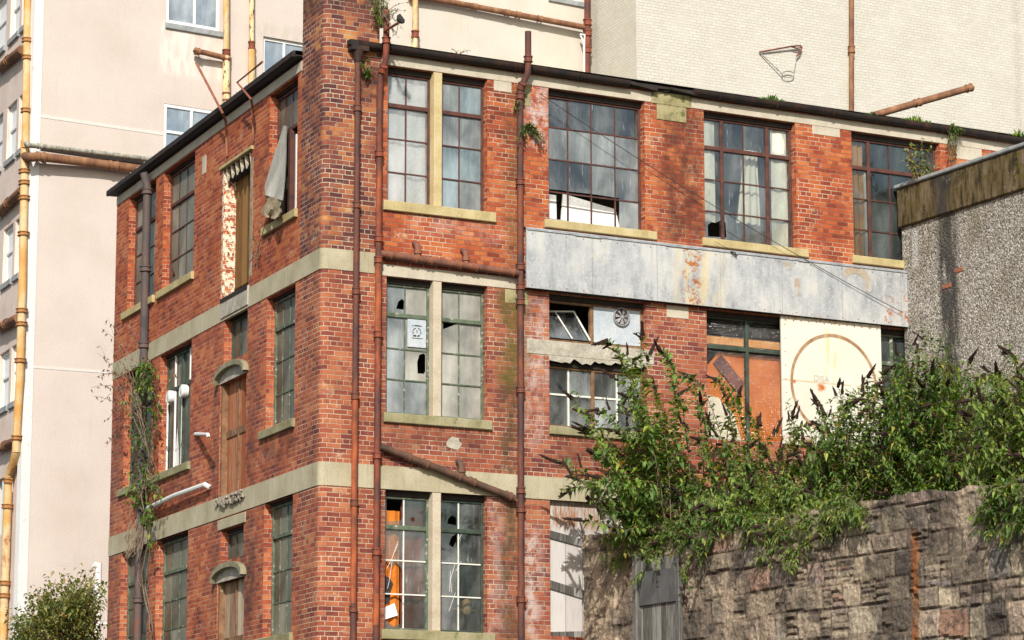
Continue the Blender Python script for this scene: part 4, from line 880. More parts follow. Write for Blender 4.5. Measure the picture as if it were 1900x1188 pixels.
p4=pipe('drainpipe',[(XL,-.09,3.5),(XL,-.09,13.75),(XL,-.16,14.0)],.075,'pipeB',FAC,LF,collars=[(XL,-.09,at(LF,281,350,-.09)[1]),(XL,-.09,at(LF,278,494,-.09)[1]),(XL,-.09,at(LF,274,637,-.09)[1]),(XL,-.09,at(LF,271,900,-.09)[1]),(XL,-.09,at(LF,268,1110,-.09)[1])],label='dark drainpipe on the left face wrapped by creeper lower down')
mb=MB(); mb.tube([(-9.1,-.09,7.95),(-7.2,-.13,8.02),(-5.75,-.1,8.22)],.045,8); mb.tube([(-5.75,-.1,8.22),(-5.65,-.1,8.2),(-5.62,-.02,8.12)],.05,8)
a=at(LF,275,943,-.1); b=at(LF,380,899,-.1)
mb=MB(); mb.tube([(a[0],-.1,a[1]),((a[0]+b[0])/2,-.12,(a[1]+b[1])/2+.02),(b[0],-.1,b[1]),(b[0]+.08,-.03,b[1]-.06)],.042,8); build(mb,'conduit',M['white_metal'],FAC,LF,smooth=True)
a=at(LF,352,805,-.1); b=at(LF,386,806,-.3)
mb=MB(); mb.tube([(a[0],0,a[1]),(b[0],-.3,b[1]),(b[0]+.02,-.3,b[1]-.05)],.03,7); build(mb,'overflow_pipe',M['white_metal'],FAC,LF,smooth=True)
#THINGS
# ================================================================== THINGS IN AND ON THE FACTORY
def sheet(name,label,cat,fr,x0,x1,z0,z1,y,mat,folds=0,amp=.02,nx=24,nz=6,hem=0,group=None,slantl=0,slantr=0):
    mb=MB(); rng=random.Random(int(abs(x0)*100)); ph=rng.random()*6
    def P(i,j,d=0):
        u=i/nx; v=j/nz; a=x0+slantl*(1-v); b=x1+slantr*(1-v)
        return (a+(b-a)*u, y+amp*math.sin(u*folds*2*PI+ph+v*.7)*(1-.3*v)+d+.006*math.sin(v*7+u*9), z0+(z1-z0)*v+ (hem*math.sin(u*9+ph) if j==0 else 0))
    for i in range(nx):
        for j in range(nz): mb.face([P(i,j),P(i+1,j),P(i+1,j+1),P(i,j+1)])
    for i in range(nx):
        for j in range(nz): mb.face([P(i,j,.006),P(i,j+1,.006),P(i+1,j+1,.006),P(i+1,j,.006)])
    o=build(mb,name,mat,None,fr,smooth=True,weld=True); return tag(o,label,cat,group)
sheet('net_curtain','white net curtain filling the left light of the top paired windows','curtain',RF,1.16,1.88,S3+.05,H3-.05,.22,M['net'],3,.01)
sheet('curtain','pale cream curtain strip at the left edge of the top window with two broken panes','curtain',RF,7.0,7.30,12.0,H3-.05,.19,M['cream'],1,.01)
sheet('curtain','slanting cream curtain in the middle of the top window with two broken panes','curtain',RF,7.95,8.22,S3+.4,H3-.5,.30,M['cream'],3,.02,slantl=-.14,slantr=.05)
sheet('curtain','cream curtain at the right edge of the top window with two broken panes','curtain',RF,8.42,8.74,S3+.02,H3-.05,.19,M['cream'],1,.01)
sheet('curtain','orange curtain down the left side of the top window beside the roughcast wall','curtain',RF,10.0,10.33,S3+.02,H3-.1,.22,M['orangeC'],3,.02)
mb=MB(); mb.tube([(10.37,.2,S3+.05),(10.36,.2,13.2)],.03,8); tag(build(mb,'white_pole',M['white'],None,RF,smooth=True),'white upright pole just right of the orange curtain behind the glass','pole')
def leaning(name,label,cat,fr,pts,y0,y1,th_,mat):
    mb=MB(); f=[(p[0],y0+(y1-y0)*(i in(2,3)),p[1]) for i,p in enumerate(pts)]; b=[(p[0],p[1]+th_,p[2]) for p in f]
    mb.face(f); mb.face(b[::-1])
    for i in range(len(f)): j=(i+1)%len(f); mb.face([f[j],f[i],b[i],b[j]])
    return tag(build(mb,name,mat,None,fr),label,cat)
q=pxp(RF,[(1040,412),(1149,425),(1149,386),(1052,357)],.3); leaning('white_board','large white board leaning inside the smashed bottom row of the broad top window','board',RF,q,.28,.42,.03,M['white'])
q=pxp(RF,[(1018,408),(1033,410),(1033,362),(1018,360)],.3); leaning('white_strip','narrow white strip left of the leaning board in the smashed window','board',RF,q,.3,.32,.02,M['white'])
q=pxp(RF,[(1104,389),(1149,418),(1149,386),(1120,366)],.24)
# orange board behind the patterned glass
T=thing('orange_board',RF.w((7.6,.25,8.4)),'orange board propped behind the patterned glass window','board')
mb=MB(); mb.poly([(7.0,8.36),(8.76,8.36),(8.76,9.82),(7.35,9.82),(7.0,9.45)],[],.24); build(mb,'sheet',M['orange'],T,RF)
mb=MB(); mb.box(7.0,8.76,.22,.235,9.95,10.08); build(mb,'rail',M['orangeC'],T,RF)
mb=MB(); mb.slant((7.3,9.7),(7.75,9.25),.22,.2,.225); build(mb,'perforated_strip',M['pipeR'],T,RF)
mb=MB(); mb.poly([(7.0,8.36),(7.75,8.36),(7.6,8.8),(7.3,9.05),(7.0,9.1)],[],.2); build(mb,'pale_patch',M['cream'],T,RF)
# panel with emblem
a0=at(RF,756,590,.14); b0=at(RF,790,644,.14)
T=thing('vent_panel',RF.w((a0[0],.1,b0[1])),'white square panel with black round emblem in the green framed window','panel')
mb=MB(); mb.box(a0[0],b0[0],.132,.148,b0[1]-.02,a0[1]); build(mb,'sheet',M['ventboard'],T,RF)
mb=MB(); cx_,cz_=(a0[0]+b0[0])/2,(a0[1]+b0[1])/2
for (r0,r1,s,e) in ((.062,.075,20,75),(.062,.075,105,160),(.062,.078,-20,10),(.062,.078,170,205),(.05,.074,225,262),(.05,.074,278,318),(.02,.03,60,120)): mb.poly(arcpoly((cx_,cz_),r0,r1,s,e,8),[],.129)
mb.box(cx_-.09,cx_+.09,.128,.131,cz_+.095,cz_+.102); mb.box(cx_-.04,cx_+.06,.128,.131,cz_+.107,cz_+.114); mb.box(cx_-.09,cx_+.10,.128,.131,cz_-.10,cz_-.09)
mb.box(cx_-.07,cx_-.02,.128,.131,cz_-.07,cz_-.05); mb.box(cx_-.006,cx_+.006,.128,.131,cz_-.012,cz_+.01)
build(mb,'emblem',M['ink'],T,RF)
# bottom window contents
sheet('curtain','torn orange curtain glowing in the smashed bottom window','curtain',RF,1.15,1.47,S1+.05,H1-.3,.22,M['orange'],2,.02,slantr=.0)
sheet('curtain','dark red curtain right of the torn orange one','curtain',RF,1.5,1.88,S1+.05,H1-.15,.26,plain('maroon_cloth',[(.14,.035,.025),(.22,.06,.035)],3),2,.015)
q=pxp(RF,[(713,1150),(738,1142),(733,1119),(713,1128)],.17); leaning('white_card','crumpled white card in the bottom pane of the smashed window','card',RF,q,.165,.19,.01,M['white'])
mb=MB(); q=pxp(RF,[(713,1068),(722,1072),(729,1083),(724,1095),(722,1118),(713,1124)],.2); mb.poly(q,[],.195); tag(build(mb,'black_rag',M['blackcable'],None,RF),'ragged black cloth in front of the torn orange curtain','rag')
mb=MB(); mb.tube([(2.12,.35,5.42),(2.85,.35,5.38)],.012,6); mb.tube([(2.7,.35,5.32),(2.7,.35,5.36),(2.7,.35,5.52),(2.7,.35,5.56)],[.05,.08,.075,.03],10); tag(build(mb,'hanging_lamp',M['pipeO'],None,RF,smooth=True),'rusty orange lamp on a rod inside the bottom window with white bars','lamp')
# cloth from the left top window
def P3(px,py,y): a=at(LF,px,py,y); return (a[0],y,a[1])
mb=MB(); rows=[((526,233),(532,235)),((517,262),(531,265)),((506,295),(530,300)),((497,325),(528,335)),((491,345),(526,356)),((492,362),(524,372))]
def clothgrid(rows,yA,yB,n=10,amp=.03):
    g=[]
    for j,(a,b) in enumerate(rows):
        r=[]
        for i in range(n+1):
            t=i/n; y=yA+(yB-yA)*j/(len(rows)-1)+amp*math.sin(t*8+j*.8)*(j/len(rows)); r.append(Vector(P3(a[0]+(b[0]-a[0])*t,a[1]+(b[1]-a[1])*t,y)))
        g.append(r)
    return g
g=clothgrid(rows,.05,-.12)
for j in range(len(g)-1):
    for i in range(10): mb.face([g[j][i],g[j+1][i],g[j+1][i+1],g[j][i+1]]); mb.face([g[j][i]+Vector((0,.01,0)),g[j][i+1]+Vector((0,.01,0)),g[j+1][i+1]+Vector((0,.01,0)),g[j+1][i]+Vector((0,.01,0))])
T=thing('hanging_cloth',LF.w(P3(505,400,-.1)),'grey cloth hanging bunched out of the top left-face window','cloth')
build(mb,'sheet',M['cloth'],T,LF,smooth=True,weld=True)
g=clothgrid([((492,362),(524,372)),((496,374),(519,385)),((488,385),(521,392)),((484,395),(516,402)),((490,402),(510,407))],-.12,-.16,12,.07)
mb=MB()
for j in range(len(g)-1):
    for i in range(12): mb.face([g[j][i],g[j+1][i],g[j+1][i+1],g[j][i+1]]); mb.face([g[j][i]+Vector((0,.02,0)),g[j][i+1]+Vector((0,.02,0)),g[j+1][i+1]+Vector((0,.02,0)),g[j+1][i]+Vector((0,.02,0))])
build(mb,'bunched_hem',M['clothD'],T,LF,smooth=True,weld=True)
mb=MB(); mb.box(-1.93,-1.83,.10,.2,S3+.05,13.12); tag(build(mb,'timber_post',M['fRed'],None,LF),'red-brown timber post beside the hanging cloth','post')
for k,(xa,xb,lb) in enumerate(((-1.68,-1.66,'left white lath standing in the open sash'),(-1.52,-1.50,'right white lath standing in the open sash'))):
    mb=MB(); mb.box(xa-.012,xb+.012,.14,.16,S3+.05,13.0-.15*k); tag(build(mb,'white_lath',M['white'],None,LF),lb,'lath','white laths in the open sash')
# cables across the fascia
def cable(pts,r,label,fr=RF):
    mb=MB(); V=[Vector(p) for p in pts]; path=[]
    for i in range(13):
        t=i/12; path.append(V[0].lerp(V[1],t)-Vector((0,0,V[2].z if len(V)>2 else .12))*4*t*(1-t)*0.25)
    mb.tube(path,r,5); return tag(build(mb,'cable',M['blackcable'],None,fr,smooth=True),label,'cable')
a=at(RF,1010,170,-.2); b=at(RF,1675,580,-.2); cable([(a[0],-.05,a[1]),(b[0],-.2,b[1]),(0,0,.5)],.006,'long black cable sagging from the top lintel across the steel fascia')
a=at(RF,1330,447,-.16); b=at(RF,1660,604,-.16); cable([(a[0],-.10,a[1]),(b[0],-.10,b[1]),(0,0,.2)],.004,'thin lower cable across the steel fascia')
# lamp bracket by the chimney
A=aty(713,58,-.25); B=aty(740,42,-.9)
T=thing('floodlight',A,'small black floodlight on an arm right of the chimney','lamp')
mb=MB(); mb.tube([A,B],.022,7); build(mb,'arm',M['bar'],T,smooth=True)
mb=MB(); C=aty(743,38,-.9); mb.tube([C+Vector((-.05,0,.05)),C+Vector((-.04,0,.05)),C+Vector((.02,-.02,-.02)),C+Vector((.03,-.02,-.05))],[.03,.06,.05,.03],9); build(mb,'head',M['blackcable'],T,smooth=True)
mb=MB(); D=aty(728,48,-.6); E_=aty(739,45,-.8); mid=(D+E_)/2-Vector((0,0,.16)); mb.tube([D,D.lerp(mid,.6)-Vector((0,0,.05)),mid,E_.lerp(mid,.6)-Vector((0,0,.05)),E_],.005,4); build(mb,'wire',M['blackcable'],T)
# steel bars at the left eaves
def LP(px,py,y): a=at(LF,px,py,y); return LF.w((a[0],y,a[1]))
mb=MB(); mb.tube([LP(364,117,-.3),LP(413,210,-.26),LP(419,226,-.08),LP(421,290,-.03)],.022,7); tag(build(mb,'steel_bar',M['bar'],None,smooth=True),'straight rusty bar leaning out over the left eaves','bar','rusty bars over the left eaves')
mb=MB(); mb.tube([LP(487,115,-.3),LP(440,153,-.3),LP(466,184,-.26),LP(469,200,-.08),LP(470,262,-.03)],.02,7); tag(build(mb,'steel_bar',M['bar'],None,smooth=True),'bent rusty bar with an elbow over the left eaves','bar','rusty bars over the left eaves')
# long pipe resting on the roof
A=aty(1622,214,.3); B=aty(1800,163,.3); d=(B-A).normalized()
pipe('loose_pipe',[A,B],.062,'pipeBr',None,collars=[A+d*1.0,B-d*.03],ch=.12,cr=1.25)
tag(bpy.data.objects['loose_pipe'],'brown pipe slanting up off the gutter at the right','pipe')
# ================================================================== PINK RENDERED BLOCK
PK=thing('rendered_block',PF.w((-15.1,0,0)),'tall pale pink rendered building behind the brick factory','building')
pw=[(-11.88,-10.56,at(PF,355,50)[1],22.6),(-11.88,-10.56,16.6,18.58),(-9.34,-8.0,18.3,20.57),(-1.25,-.25,22.88,24.5)]
pw[0]=(-11.88,-10.5,at(PF,308,42)[1],22.9)
wall(PF,-15.1,.6,0,30,pw,'wall',M['render'],PK,.12)
for i,(a,b,c,d) in enumerate(pw):
    tr=[c+(d-c)*(.5 if i==0 else .62)] if i!=1 else [at(PF,310,244)[1]]
    if i==0: tr=[c+1.25]
    W=window(PF,a,b,c,d,[],[],'fWin','gWinG',trans=tr,posts=[(a+b)/2+(.05 if i!=2 else -.08)],yr=.04 if i!=2 else .09,fw=.08,parent=PK,sill=(-.02,.1,'slab') if i in(0,3) else None,seed=60+i,
      label=['white framed window at the top of the pink building','white framed window half hidden by the left eaves','dark topped window beside the chimney','window sill corner at the top of the pink building'][i])
LW=[]
for f in range(-1,5):
    zs=11.54+2.88*f
    for (s0,s1) in ((.75,1.25),(1.45,2.35),(2.75,3.9)): LW.append((-s1,-s0,zs,zs+1.28))
wall(PL,-9,0,0,30,LW,'wall',M['renderL'],PK,.14)
for i,(a,b,c,d) in enumerate(LW):
    if c<9: continue
    W=window(PL,a,b,c,d,[],[],'fWin','curtW',trans=[c+.7],yr=.10,fw=.07,parent=PK,sill=(-.03,.03,'slab'),seed=80+i)
strip_=MB(); strip_.box(-15.14,-14.92,-.012,.2,0,30); build(strip_,'corner_strip',M['strip'],PK,PF)
def seam(p0,p1,wd,nm='painted_joint'):
    a=at(PF,*p0); b=at(PF,*p1); mb=MB(); mb.slant(a,b,wd,-.008,.0); build(mb,nm,M['seam'],PK,PF)
seam((66,214),(303,249),.07); seam((60,681),(213,692),.05)
mb=MB(); a=at(PF,75,275); b=at(PF,270,303); mb.slant(a,b,.1,-.02,.02); build(mb,'ledge',M['dark'],PK,PF)
def ppf(px,py,y=-.14): a=at(PF,px,py,y); return PF.w((a[0],y,a[1]))
def ppl(px,py,y=-.12): a=at(PL,px,py,y); return PL.w((a[0],y,a[1]))
pipe('drainpipe',[ppl(52,-60),ppl(47,275)],.085,'pipeO',PK,collars=[ppl(50,75),ppl(49,108),ppl(48.5,205)],ch=.09,label='orange drainpipe at the left corner, upper length',cm='collarO')
pipe('drainpipe',[ppl(46,262),ppl(45,360),ppl(42,520),ppl(37,700),ppl(31,815),ppl(30,840)],.095,'pipeO',PK,collars=[ppl(46,318),ppl(45,340),ppl(44.5,368),ppl(43,435),ppl(40,577),ppl(39,602),ppl(37,670),ppl(31,812)],ch=.09,label='orange drainpipe at the left corner, middle length',cm='collarO')
pipe('drainpipe',[ppl(30,838),ppl(26,858),ppl(17,878),ppl(15,900),ppl(10,1050),ppl(4,1200)],.095,'pipeO',PK,collars=[ppl(15,890),ppl(13,940),ppl(7,1082),ppl(6,1105)],ch=.09,label='orange drainpipe at the left corner, lowest length',cm='collarO')
pipe('branch_pipe',[ppl(46,290),ppf(54,292,-.3),ppf(72,291,-.25),ppf(175,303,-.2),ppf(280,317,-.2)],.1,'pipeBr',PK,collars=[ppf(75,291,-.24),ppf(210,307,-.2)],ch=.2,cr=1.2,label='rusty level pipe from the left corner')
pipe('branch_pipe',[ppl(44,262),ppf(52,270,-.3),ppf(70,271,-.25),ppf(175,283,-.2),ppf(290,297,-.2)],.055,'pipeG',PK,collars=[ppf(74,271,-.25)],cr=1.3,label='thin lichen grey pipe above the rusty level pipe')
for k,(p,q,r) in enumerate((((-8,132),(40,92),.1),((-8,400),(42,352),.1),((-8,612),(34,590),.1),((-8,835),(28,818),.09))): pipe('branch_pipe',[ppl(*p),ppl(*q)],r,'pipeBr',PK,collars=[ppl((p[0]+q[0])/2,(p[1]+q[1])/2)],ch=.2,cr=1.2)
pipe('drainpipe',[ppf(420,-30),ppf(420,98)],.07,'pipeO',PK,collars=[ppf(420,98)],ch=.14,cm='pipeR')
pipe('drainpipe',[ppf(420,100),ppf(420,230)],.085,'pipeF',PK,collars=[ppf(420,105),ppf(420,180)],ch=.2,cr=1.15,cm='pipeR',label='flaking rusty drainpipe above the left eaves')
pipe('branch_pipe',[ppf(362,95,-.2),ppf(380,98,-.2),ppf(415,107,-.16)],.065,'pipeBr',PK,collars=[ppf(366,96,-.2)],ch=.1,label='short capped stub pipe')
pipe('drainpipe',[ppf(467,-30),ppf(467,85)],.06,'pipeF',PK,collars=[ppf(467,88)],ch=.2,cm='pipeR')
pipe('drainpipe',[ppf(467,90),ppf(467,200)],.085,'pipeO',PK,label='orange pipe left of the chimney window')
pipe('drainpipe',[ppf(770.5,-30),ppf(770.5,64)],.07,'pipeO',PK,collars=[ppf(770,66)],ch=.18,cm='pipeR')
pipe('drainpipe',[ppf(770,64),ppf(770,130)],.07,'pipeF',PK,label='pale lower length of the pipe right of the chimney')
pipe('drainpipe',[ppf(1090,-30,-.25),ppf(1089.5,170,-.25)],.08,'pipeR',PK,collars=[ppf(1090,42,-.25),ppf(1090,62,-.25),ppf(1090,93,-.25)],ch=.16,label='rust red drainpipe beside the cream brick block')
pipe('branch_pipe',[ppf(760,-7),ppf(830,3),ppf(1085,51,-.2)],.075,'pipeBr',PK,collars=[ppf(880,11),ppf(940,23),ppf(960,27),ppf(1000,35)],ch=.12,cr=1.2,label='long brown pipe sloping along the pink wall')
mb=MB(); mb.tube([ppf(1076,64,-.2),ppf(1085,65,-.3),ppf(1084,80,-.3),ppf(1084,150,-.3)],.025,6); mb.tube([ppf(1077,66,-.2),ppf(1084,80,-.3)],.02,6); build(mb,'white_bracket',M['white_metal'],PK,smooth=True)
mb=MB(); a=PF.w((-15.1,0,0)); b=PF.w((.6,0,0)); c=PL.w((-9,0,0)); mb.face([(a.x,a.y,30),(b.x,b.y,30),(b.x,b.y+12,30),(c.x,c.y+2,30)]); build(mb,'roof',M['roofing'],PK)
# ================================================================== CREAM BRICK BLOCK
CBK=thing('cream_brick_block',(17.2,19,0),'windowless cream glazed brick block behind the factory roof','building')
mb=MB(); mb.face([(0,0,0),(16,0,0),(16,0,32),(0,0,32)]); build(mb,'wall',M['brickW'],CBK,CF)
mb=MB(); mb.face([(-4,0,0),(0,0,0),(0,0,32),(-4,0,32)]); o=build(mb,'wall',M['brickW'],CBK,CS)
mb=MB(); mb.face([(0,0,32),(16,0,32),(16,14,32),(0,14,32)]); build(mb,'roof',M['roofing'],CBK,CF)
def pcf(px,py,y=-.1): a=at(CF,px,py,y); return CF.w((a[0],y,a[1]))
pipe('drainpipe',[pcf(1580,-30),pcf(1580,230)],.065,'pipeBr',CBK,collars=[pcf(1580,92)],ch=.18)
T=thing('wire_bracket',pcf(1450,140,-.1),'rusty bent wire frame bracket on the cream brick wall','bracket')
mb=MB(); mb.tube([pcf(1409,97,-.05),pcf(1470,86,-.1),pcf(1485,85,-.1),pcf(1488,88,-.1),pcf(1484,98,-.1),pcf(1478,105,-.1)],.022,6); mb.tube([pcf(1488,88,-.1),pcf(1478,90,-.1),pcf(1466,86,-.1)],.018,6); build(mb,'arm',M['pipeR'],T)
mb=MB(); mb.tube([pcf(1409,97,-.05),pcf(1452,138,-.1)],.014,5); mb.tube([pcf(1478,105,-.1),pcf(1472,141,-.1)],.008,5); build(mb,'stay',M['pipeG'],T)
mb=MB(); mb.tube([pcf(1462+11*math.cos(k*PI/8),138+6*math.sin(k*PI/8),-.1) for k in range(17)],.014,5,False); build(mb,'loop',M['pipeG'],T)
# ================================================================== ROUGHCAST BUILDING
HB=thing('roughcast_building',(10.97,-.01,6.2),'grey roughcast outbuilding with mossy concrete fascia at the right','building')
mb=MB(); mb.face([(.002,0,5.5),(14,0,5.5),(14,0,12.24),(.002,0,12.24)]); mb.face([(.002,0,5.5),(.002,0,12.24),(.002,5,12.24),(.002,5,5.5)]); build(mb,'wall',M['harl'],HB,BX)
mb=MB(); mb.bbox(-.04,14,-.06,.5,12.245,12.93,.02)
build(mb,'fascia',M['coping'],HB,BX)
mb=MB(); mb.bbox(-.07,14,-.10,5,12.932,13.0,.015); build(mb,'coping_slab',M['slab'],HB,BX)
for (px,py) in ((1780,501),(1758,531)):
    c=at(BX,px,py); mb=MB(); mb.bbox(c[0]-.13,c[0]+.11,-.012,.02,c[1]-.035,c[1]+.035,.006); build(mb,'exposed_brick',M['pipeR'] if False else M['orange'] if False else plain('bare_brick_red',[(.26,.09,.05),(.36,.14,.08)],9),HB,BX)
# ================================================================== STONE WALL
random.seed(12)
def stonewall():
    X0,X1,Z0=0.02,18.0,2.2; step=.032; nx=int((X1-X0)/step); nz=int(4.6/step)
    courses=[]; z=Z0
    rng=random.Random(5)
    while z<7.2:
        h=rng.choice([.18,.28,.34,.38,.42]); row=[]; x=-.3
        while x<X1+1:
            wd=rng.uniform(.3,.95) if h>.2 else rng.uniform(.14,.4)
            if rng.random()<.3 and h>.25:
                k=rng.choice([2,3,4]) if h>.3 else 2; wd=rng.uniform(.2,.42)
                for q in range(k): row.append((x,x+wd,z+h*q/k,z+h*(q+1)/k,rng.random(),rng.uniform(-.012,.022),rng.uniform(-.02,.02),rng.uniform(-.03,.03)))
            else: row.append((x,x+wd,z,z+h,rng.random(),rng.uniform(-.012,.02),rng.uniform(-.015,.015),rng.uniform(-.03,.03)))
            x+=wd
        courses.append((z,z+h,row)); z+=h
    segs=[]; xx=-.5
    while xx<X1+1: segs.append((xx,rng.uniform(-.3,.3))); xx+=rng.uniform(1.2,3.0)
    def zoff(x):
        o=0
        for a,b in segs:
            if x>=a: o=b
        return o
    def top(x):
        t=6.33+.10*noise.noise(Vector((x*1.1,3,0)))+.09*noise.noise(Vector((x*3.7,8,0)))
        if x<2.4: t+=.3*(1-x/2.4)
        if x>9: t-=.04*(x-9)
        return t
    H={}
    mb=MB(); grid=[]
    for i in range(nx+1):
        colm=[]; x=X0+i*step; tz=top(x)
        for j in range(nz+1):
            z=Z0+j*step; zz=min(z,tz); zo=zoff(x+.12*noise.noise(Vector((x*2,z*2.3,31)))+.1*math.floor(z*3)%.2)
            wx=x+.035*noise.noise(Vector((x*2.6,zz*2.6,5))); wz=zz+zo+.3*0+.05*noise.noise(Vector((x*.45,zz*.4,19)))*2+.045*noise.noise(Vector((x*1.3,zz*2.2,9)))+.02*noise.noise(Vector((x*5,zz*5,2)))
            r=.3; dpt=0; e=1; 
            for c in courses:
                if c[0]<=wz<c[1]:
                    for b in c[2]:
                        if b[0]<=wx<b[1] and b[2]<=wz<b[3]:
                            e=min(wx-b[0],b[1]-wx,wz-b[2],b[3]-wz); r=b[4]; dpt=b[5]+b[6]*(wx-b[0])+b[7]*(wz-b[2]); break
                    break
            jw=.034+.02*noise.noise(Vector((x*4,zz*4,1)))
            k=min(1,max(0,e/jw)); k=k*k*(3-2*k)
            fl=noise.noise(Vector((x*.55+3,zz*.8,21)))+.5*noise.noise(Vector((x*2.1,zz*2.4,22)))+(.38 if x<2.6 else 0); fl=min(1,max(0,(fl-.24)*4))
            k=k+(1-k)*fl*.8; dpt*=1-fl*.7; r=r*(1-fl)+fl*(.45+.2*noise.noise(Vector((x*1.5,zz,2))))
            y=-(dpt*k)+(.02+.02*noise.noise(Vector((x*2,zz*2,12))))*(1-k)
            y-=.016*noise.noise(Vector((x*7,zz*9,3)))*k+.012*noise.noise(Vector((x*19,zz*22,4)))+.008*noise.noise(Vector((x*30,zz*24,6)))+.07*noise.noise(Vector((x*.6,zz*.8,7)))
            if x<1.0: y-= .05
            colm.append((x,y,zz,(r,1-k)))
        grid.append(colm)
    for i in range(nx):
        for j in range(nz):
            a,b,c,d=grid[i][j],grid[i+1][j],grid[i+1][j+1],grid[i][j+1]
            if d[2]-a[2]<1e-5 and c[2]-b[2]<1e-5: continue
            mb.v+=[Vector(q[:3]) for q in (a,b,c,d)]; n0=len(mb.v)-4; mb.f.append([n0,n0+1,n0+2,n0+3])
            mb.uv+=[(q[0],q[2]) for q in (a,b,c,d)]; mb.c+=[q[3] for q in (a,b,c,d)]
    # top and left end
    prev=None
    for i in range(nx+1):
        x=X0+i*step; t=grid[i][nz]
        p=((x,t[1],t[2]),(x,.3,t[2]+.06*noise.noise(Vector((x*3,1,1)))),(x,.75,t[2]-.05))
        if prev:
            for k in (0,1): mb.face([prev[k],p[k],p[k+1],prev[k+1]],rnd=(.2,.7))
        prev=p
    for j in range(nz):
        a,b=grid[0][j],grid[0][j+1]
        if b[2]-a[2]>1e-5: mb.face([a[:3],b[:3],(a[0],.7,b[2]),(a[0],.7,a[2])],rnd=(.3,.2))
    return mb
T=thing('stone_wall',SW.w((.02,0,2.2)),'sooty rubble stone retaining wall in the lower right under the shrubs','wall')
build(stonewall(),'masonry',M['stone'],T,SW,smooth=False,attr=True,weld=False)
# boarded hatch in the wall
a=at(SW,1190,1030,-.08); b=at(SW,1265,1180,-.08)
D=thing('boarded_hatch',SW.w(((a[0]+b[0])/2,-.1,4.0)),'silvery boarded hatch set in the left end of the stone wall','hatch')
mb=MB(); mb.box(a[0]+.1,b[0],-.15,-.12,4.0,at(SW,1230,1035,-.1)[1]); build(mb,'boards',M['gboard'],D,SW)
mb=MB(); z_=at(SW,1230,1120,-.1)[1]; mb.box(a[0]+.06,b[0]-.02,-.185,-.152,z_,z_+.5); build(mb,'patch_board',plain('grey_ply',[(.06,.06,.06),(.10,.10,.10),(.14,.14,.135)],2,streak=.3),D,SW)
mb=MB(); mb.box(a[0]-.06,a[0]+.09,-.21,-.1,4.0,at(SW,1190,1028,-.1)[1]); mb.box(b[0]+.002,b[0]+.08,-.17,-.1,4,z_+.35); build(mb,'frame',M['gboard'],D,SW)
mb=MB(); mb.box(a[0]+.1,b[0]-.01,-.175,-.152,4.62,4.72); build(mb,'ledge',M['gboard'],D,SW)
# setting
mb=MB(); mb.face([(-1500,-1500,0),(1500,-1500,0),(1500,1500,0),(-1500,1500,0)]); tag(build(mb,'ground',M['asphalt'],origin=(0,0,0)),kind='structure')
mb=MB(); nx,ny=40,90
def bz(x,y): return 6.1+.16*noise.noise(Vector((x*.9,y*.9,0)))+.08*noise.noise(Vector((x*3,y*3,2)))
for i in range(nx):
    for j in range(ny):
        f=lambda i,j:(5.15+i*(10.96-5.15)/nx,-.05-j*.2,bz(i*.15,j*.2))
        mb.face([f(i,j+1),f(i+1,j+1),f(i+1,j),f(i,j)])
tag(build(mb,'earth_bank',M['earth'],smooth=True,weld=True),kind='structure')
# pale downpipe at bottom-left of the factory
A=LF.w((-11.85,-.12,0)); 
T=pipe('downpipe',[Vector((A.x,A.y,0)),Vector((A.x,A.y,7.05))],.062,'white_metal',None,collars=[Vector((A.x,A.y,5.9))],ch=.04,cr=1.25); 
mb=MB(); mb.tube([Vector((A.x,A.y,6.98)),Vector((A.x-.1,A.y,7.02))],.06,10); mb.tube([Vector((A.x,A.y,5.9)),Vector((A.x+.25,A.y-.05,5.93))],.02,6); build(mb,'bracket',M['white_metal'],T)
tag(T,'pale grey downpipe at the bottom left end of the brick factory','pipe')
#PLANTS
# ================================================================== PLANTS
def leaf(mb,p,d,up,L,Wd,r,droop=.25):
    d=d.normalized(); s=d.cross(up)
    if s.length<1e-3: s=Vector((1,0,0))
    s.normalize(); n=s.cross(d)
    b=len(mb.v); m=p+d*L*.45+n*L*.02; t=p+d*L*.96-Vector((0,0,L*droop))
    l=p+d*L*.38+s*Wd*.5+n*Wd*.22; q=p+d*L*.38-s*Wd*.5+n*Wd*.22
    mb.v+=[p,l,q,m,t]; mb.f+=[[b,b+3,b+1],[b,b+2,b+3],[b+1,b+3,b+4],[b+3,b+2,b+4]]
    mb.uv+=[(0,0)]*12; mb.c+=[r]*12
def rv(rng,s=1): return Vector((rng.uniform(-1,1),rng.uniform(-1,1),rng.uniform(-1,1)))*s
def seedhead(mb,p,d,L,r,rng):
    d=d.normalized(); n=7; pts=[];rr=[]
    bend=rv(rng,.12)
    for i in range(n):
        t=i/(n-1); pts.append(p+d*L*t+bend*L*t*t); rr.append(r*(1-.65*t)*rng.uniform(.7,1.25) if i<n-1 else r*.15)
    mb.tube(pts,rr,6)
    for i in range(5):
        t=rng.uniform(.1,.8); q=p+d*L*t; mb.tube([q,q+(rv(rng,1).normalized()*.6+d*.6)*r*1.5],[r*.6,r*.2],5)
def inpoly(x,y,P):
    c=False
    for i in range(len(P)):
        x1,y1=P[i-1];x2,y2=P[i]
        if (y1>y)!=(y2>y) and x<(x2-x1)*(y-y1)/(y2-y1)+x1: c=not c
    return c
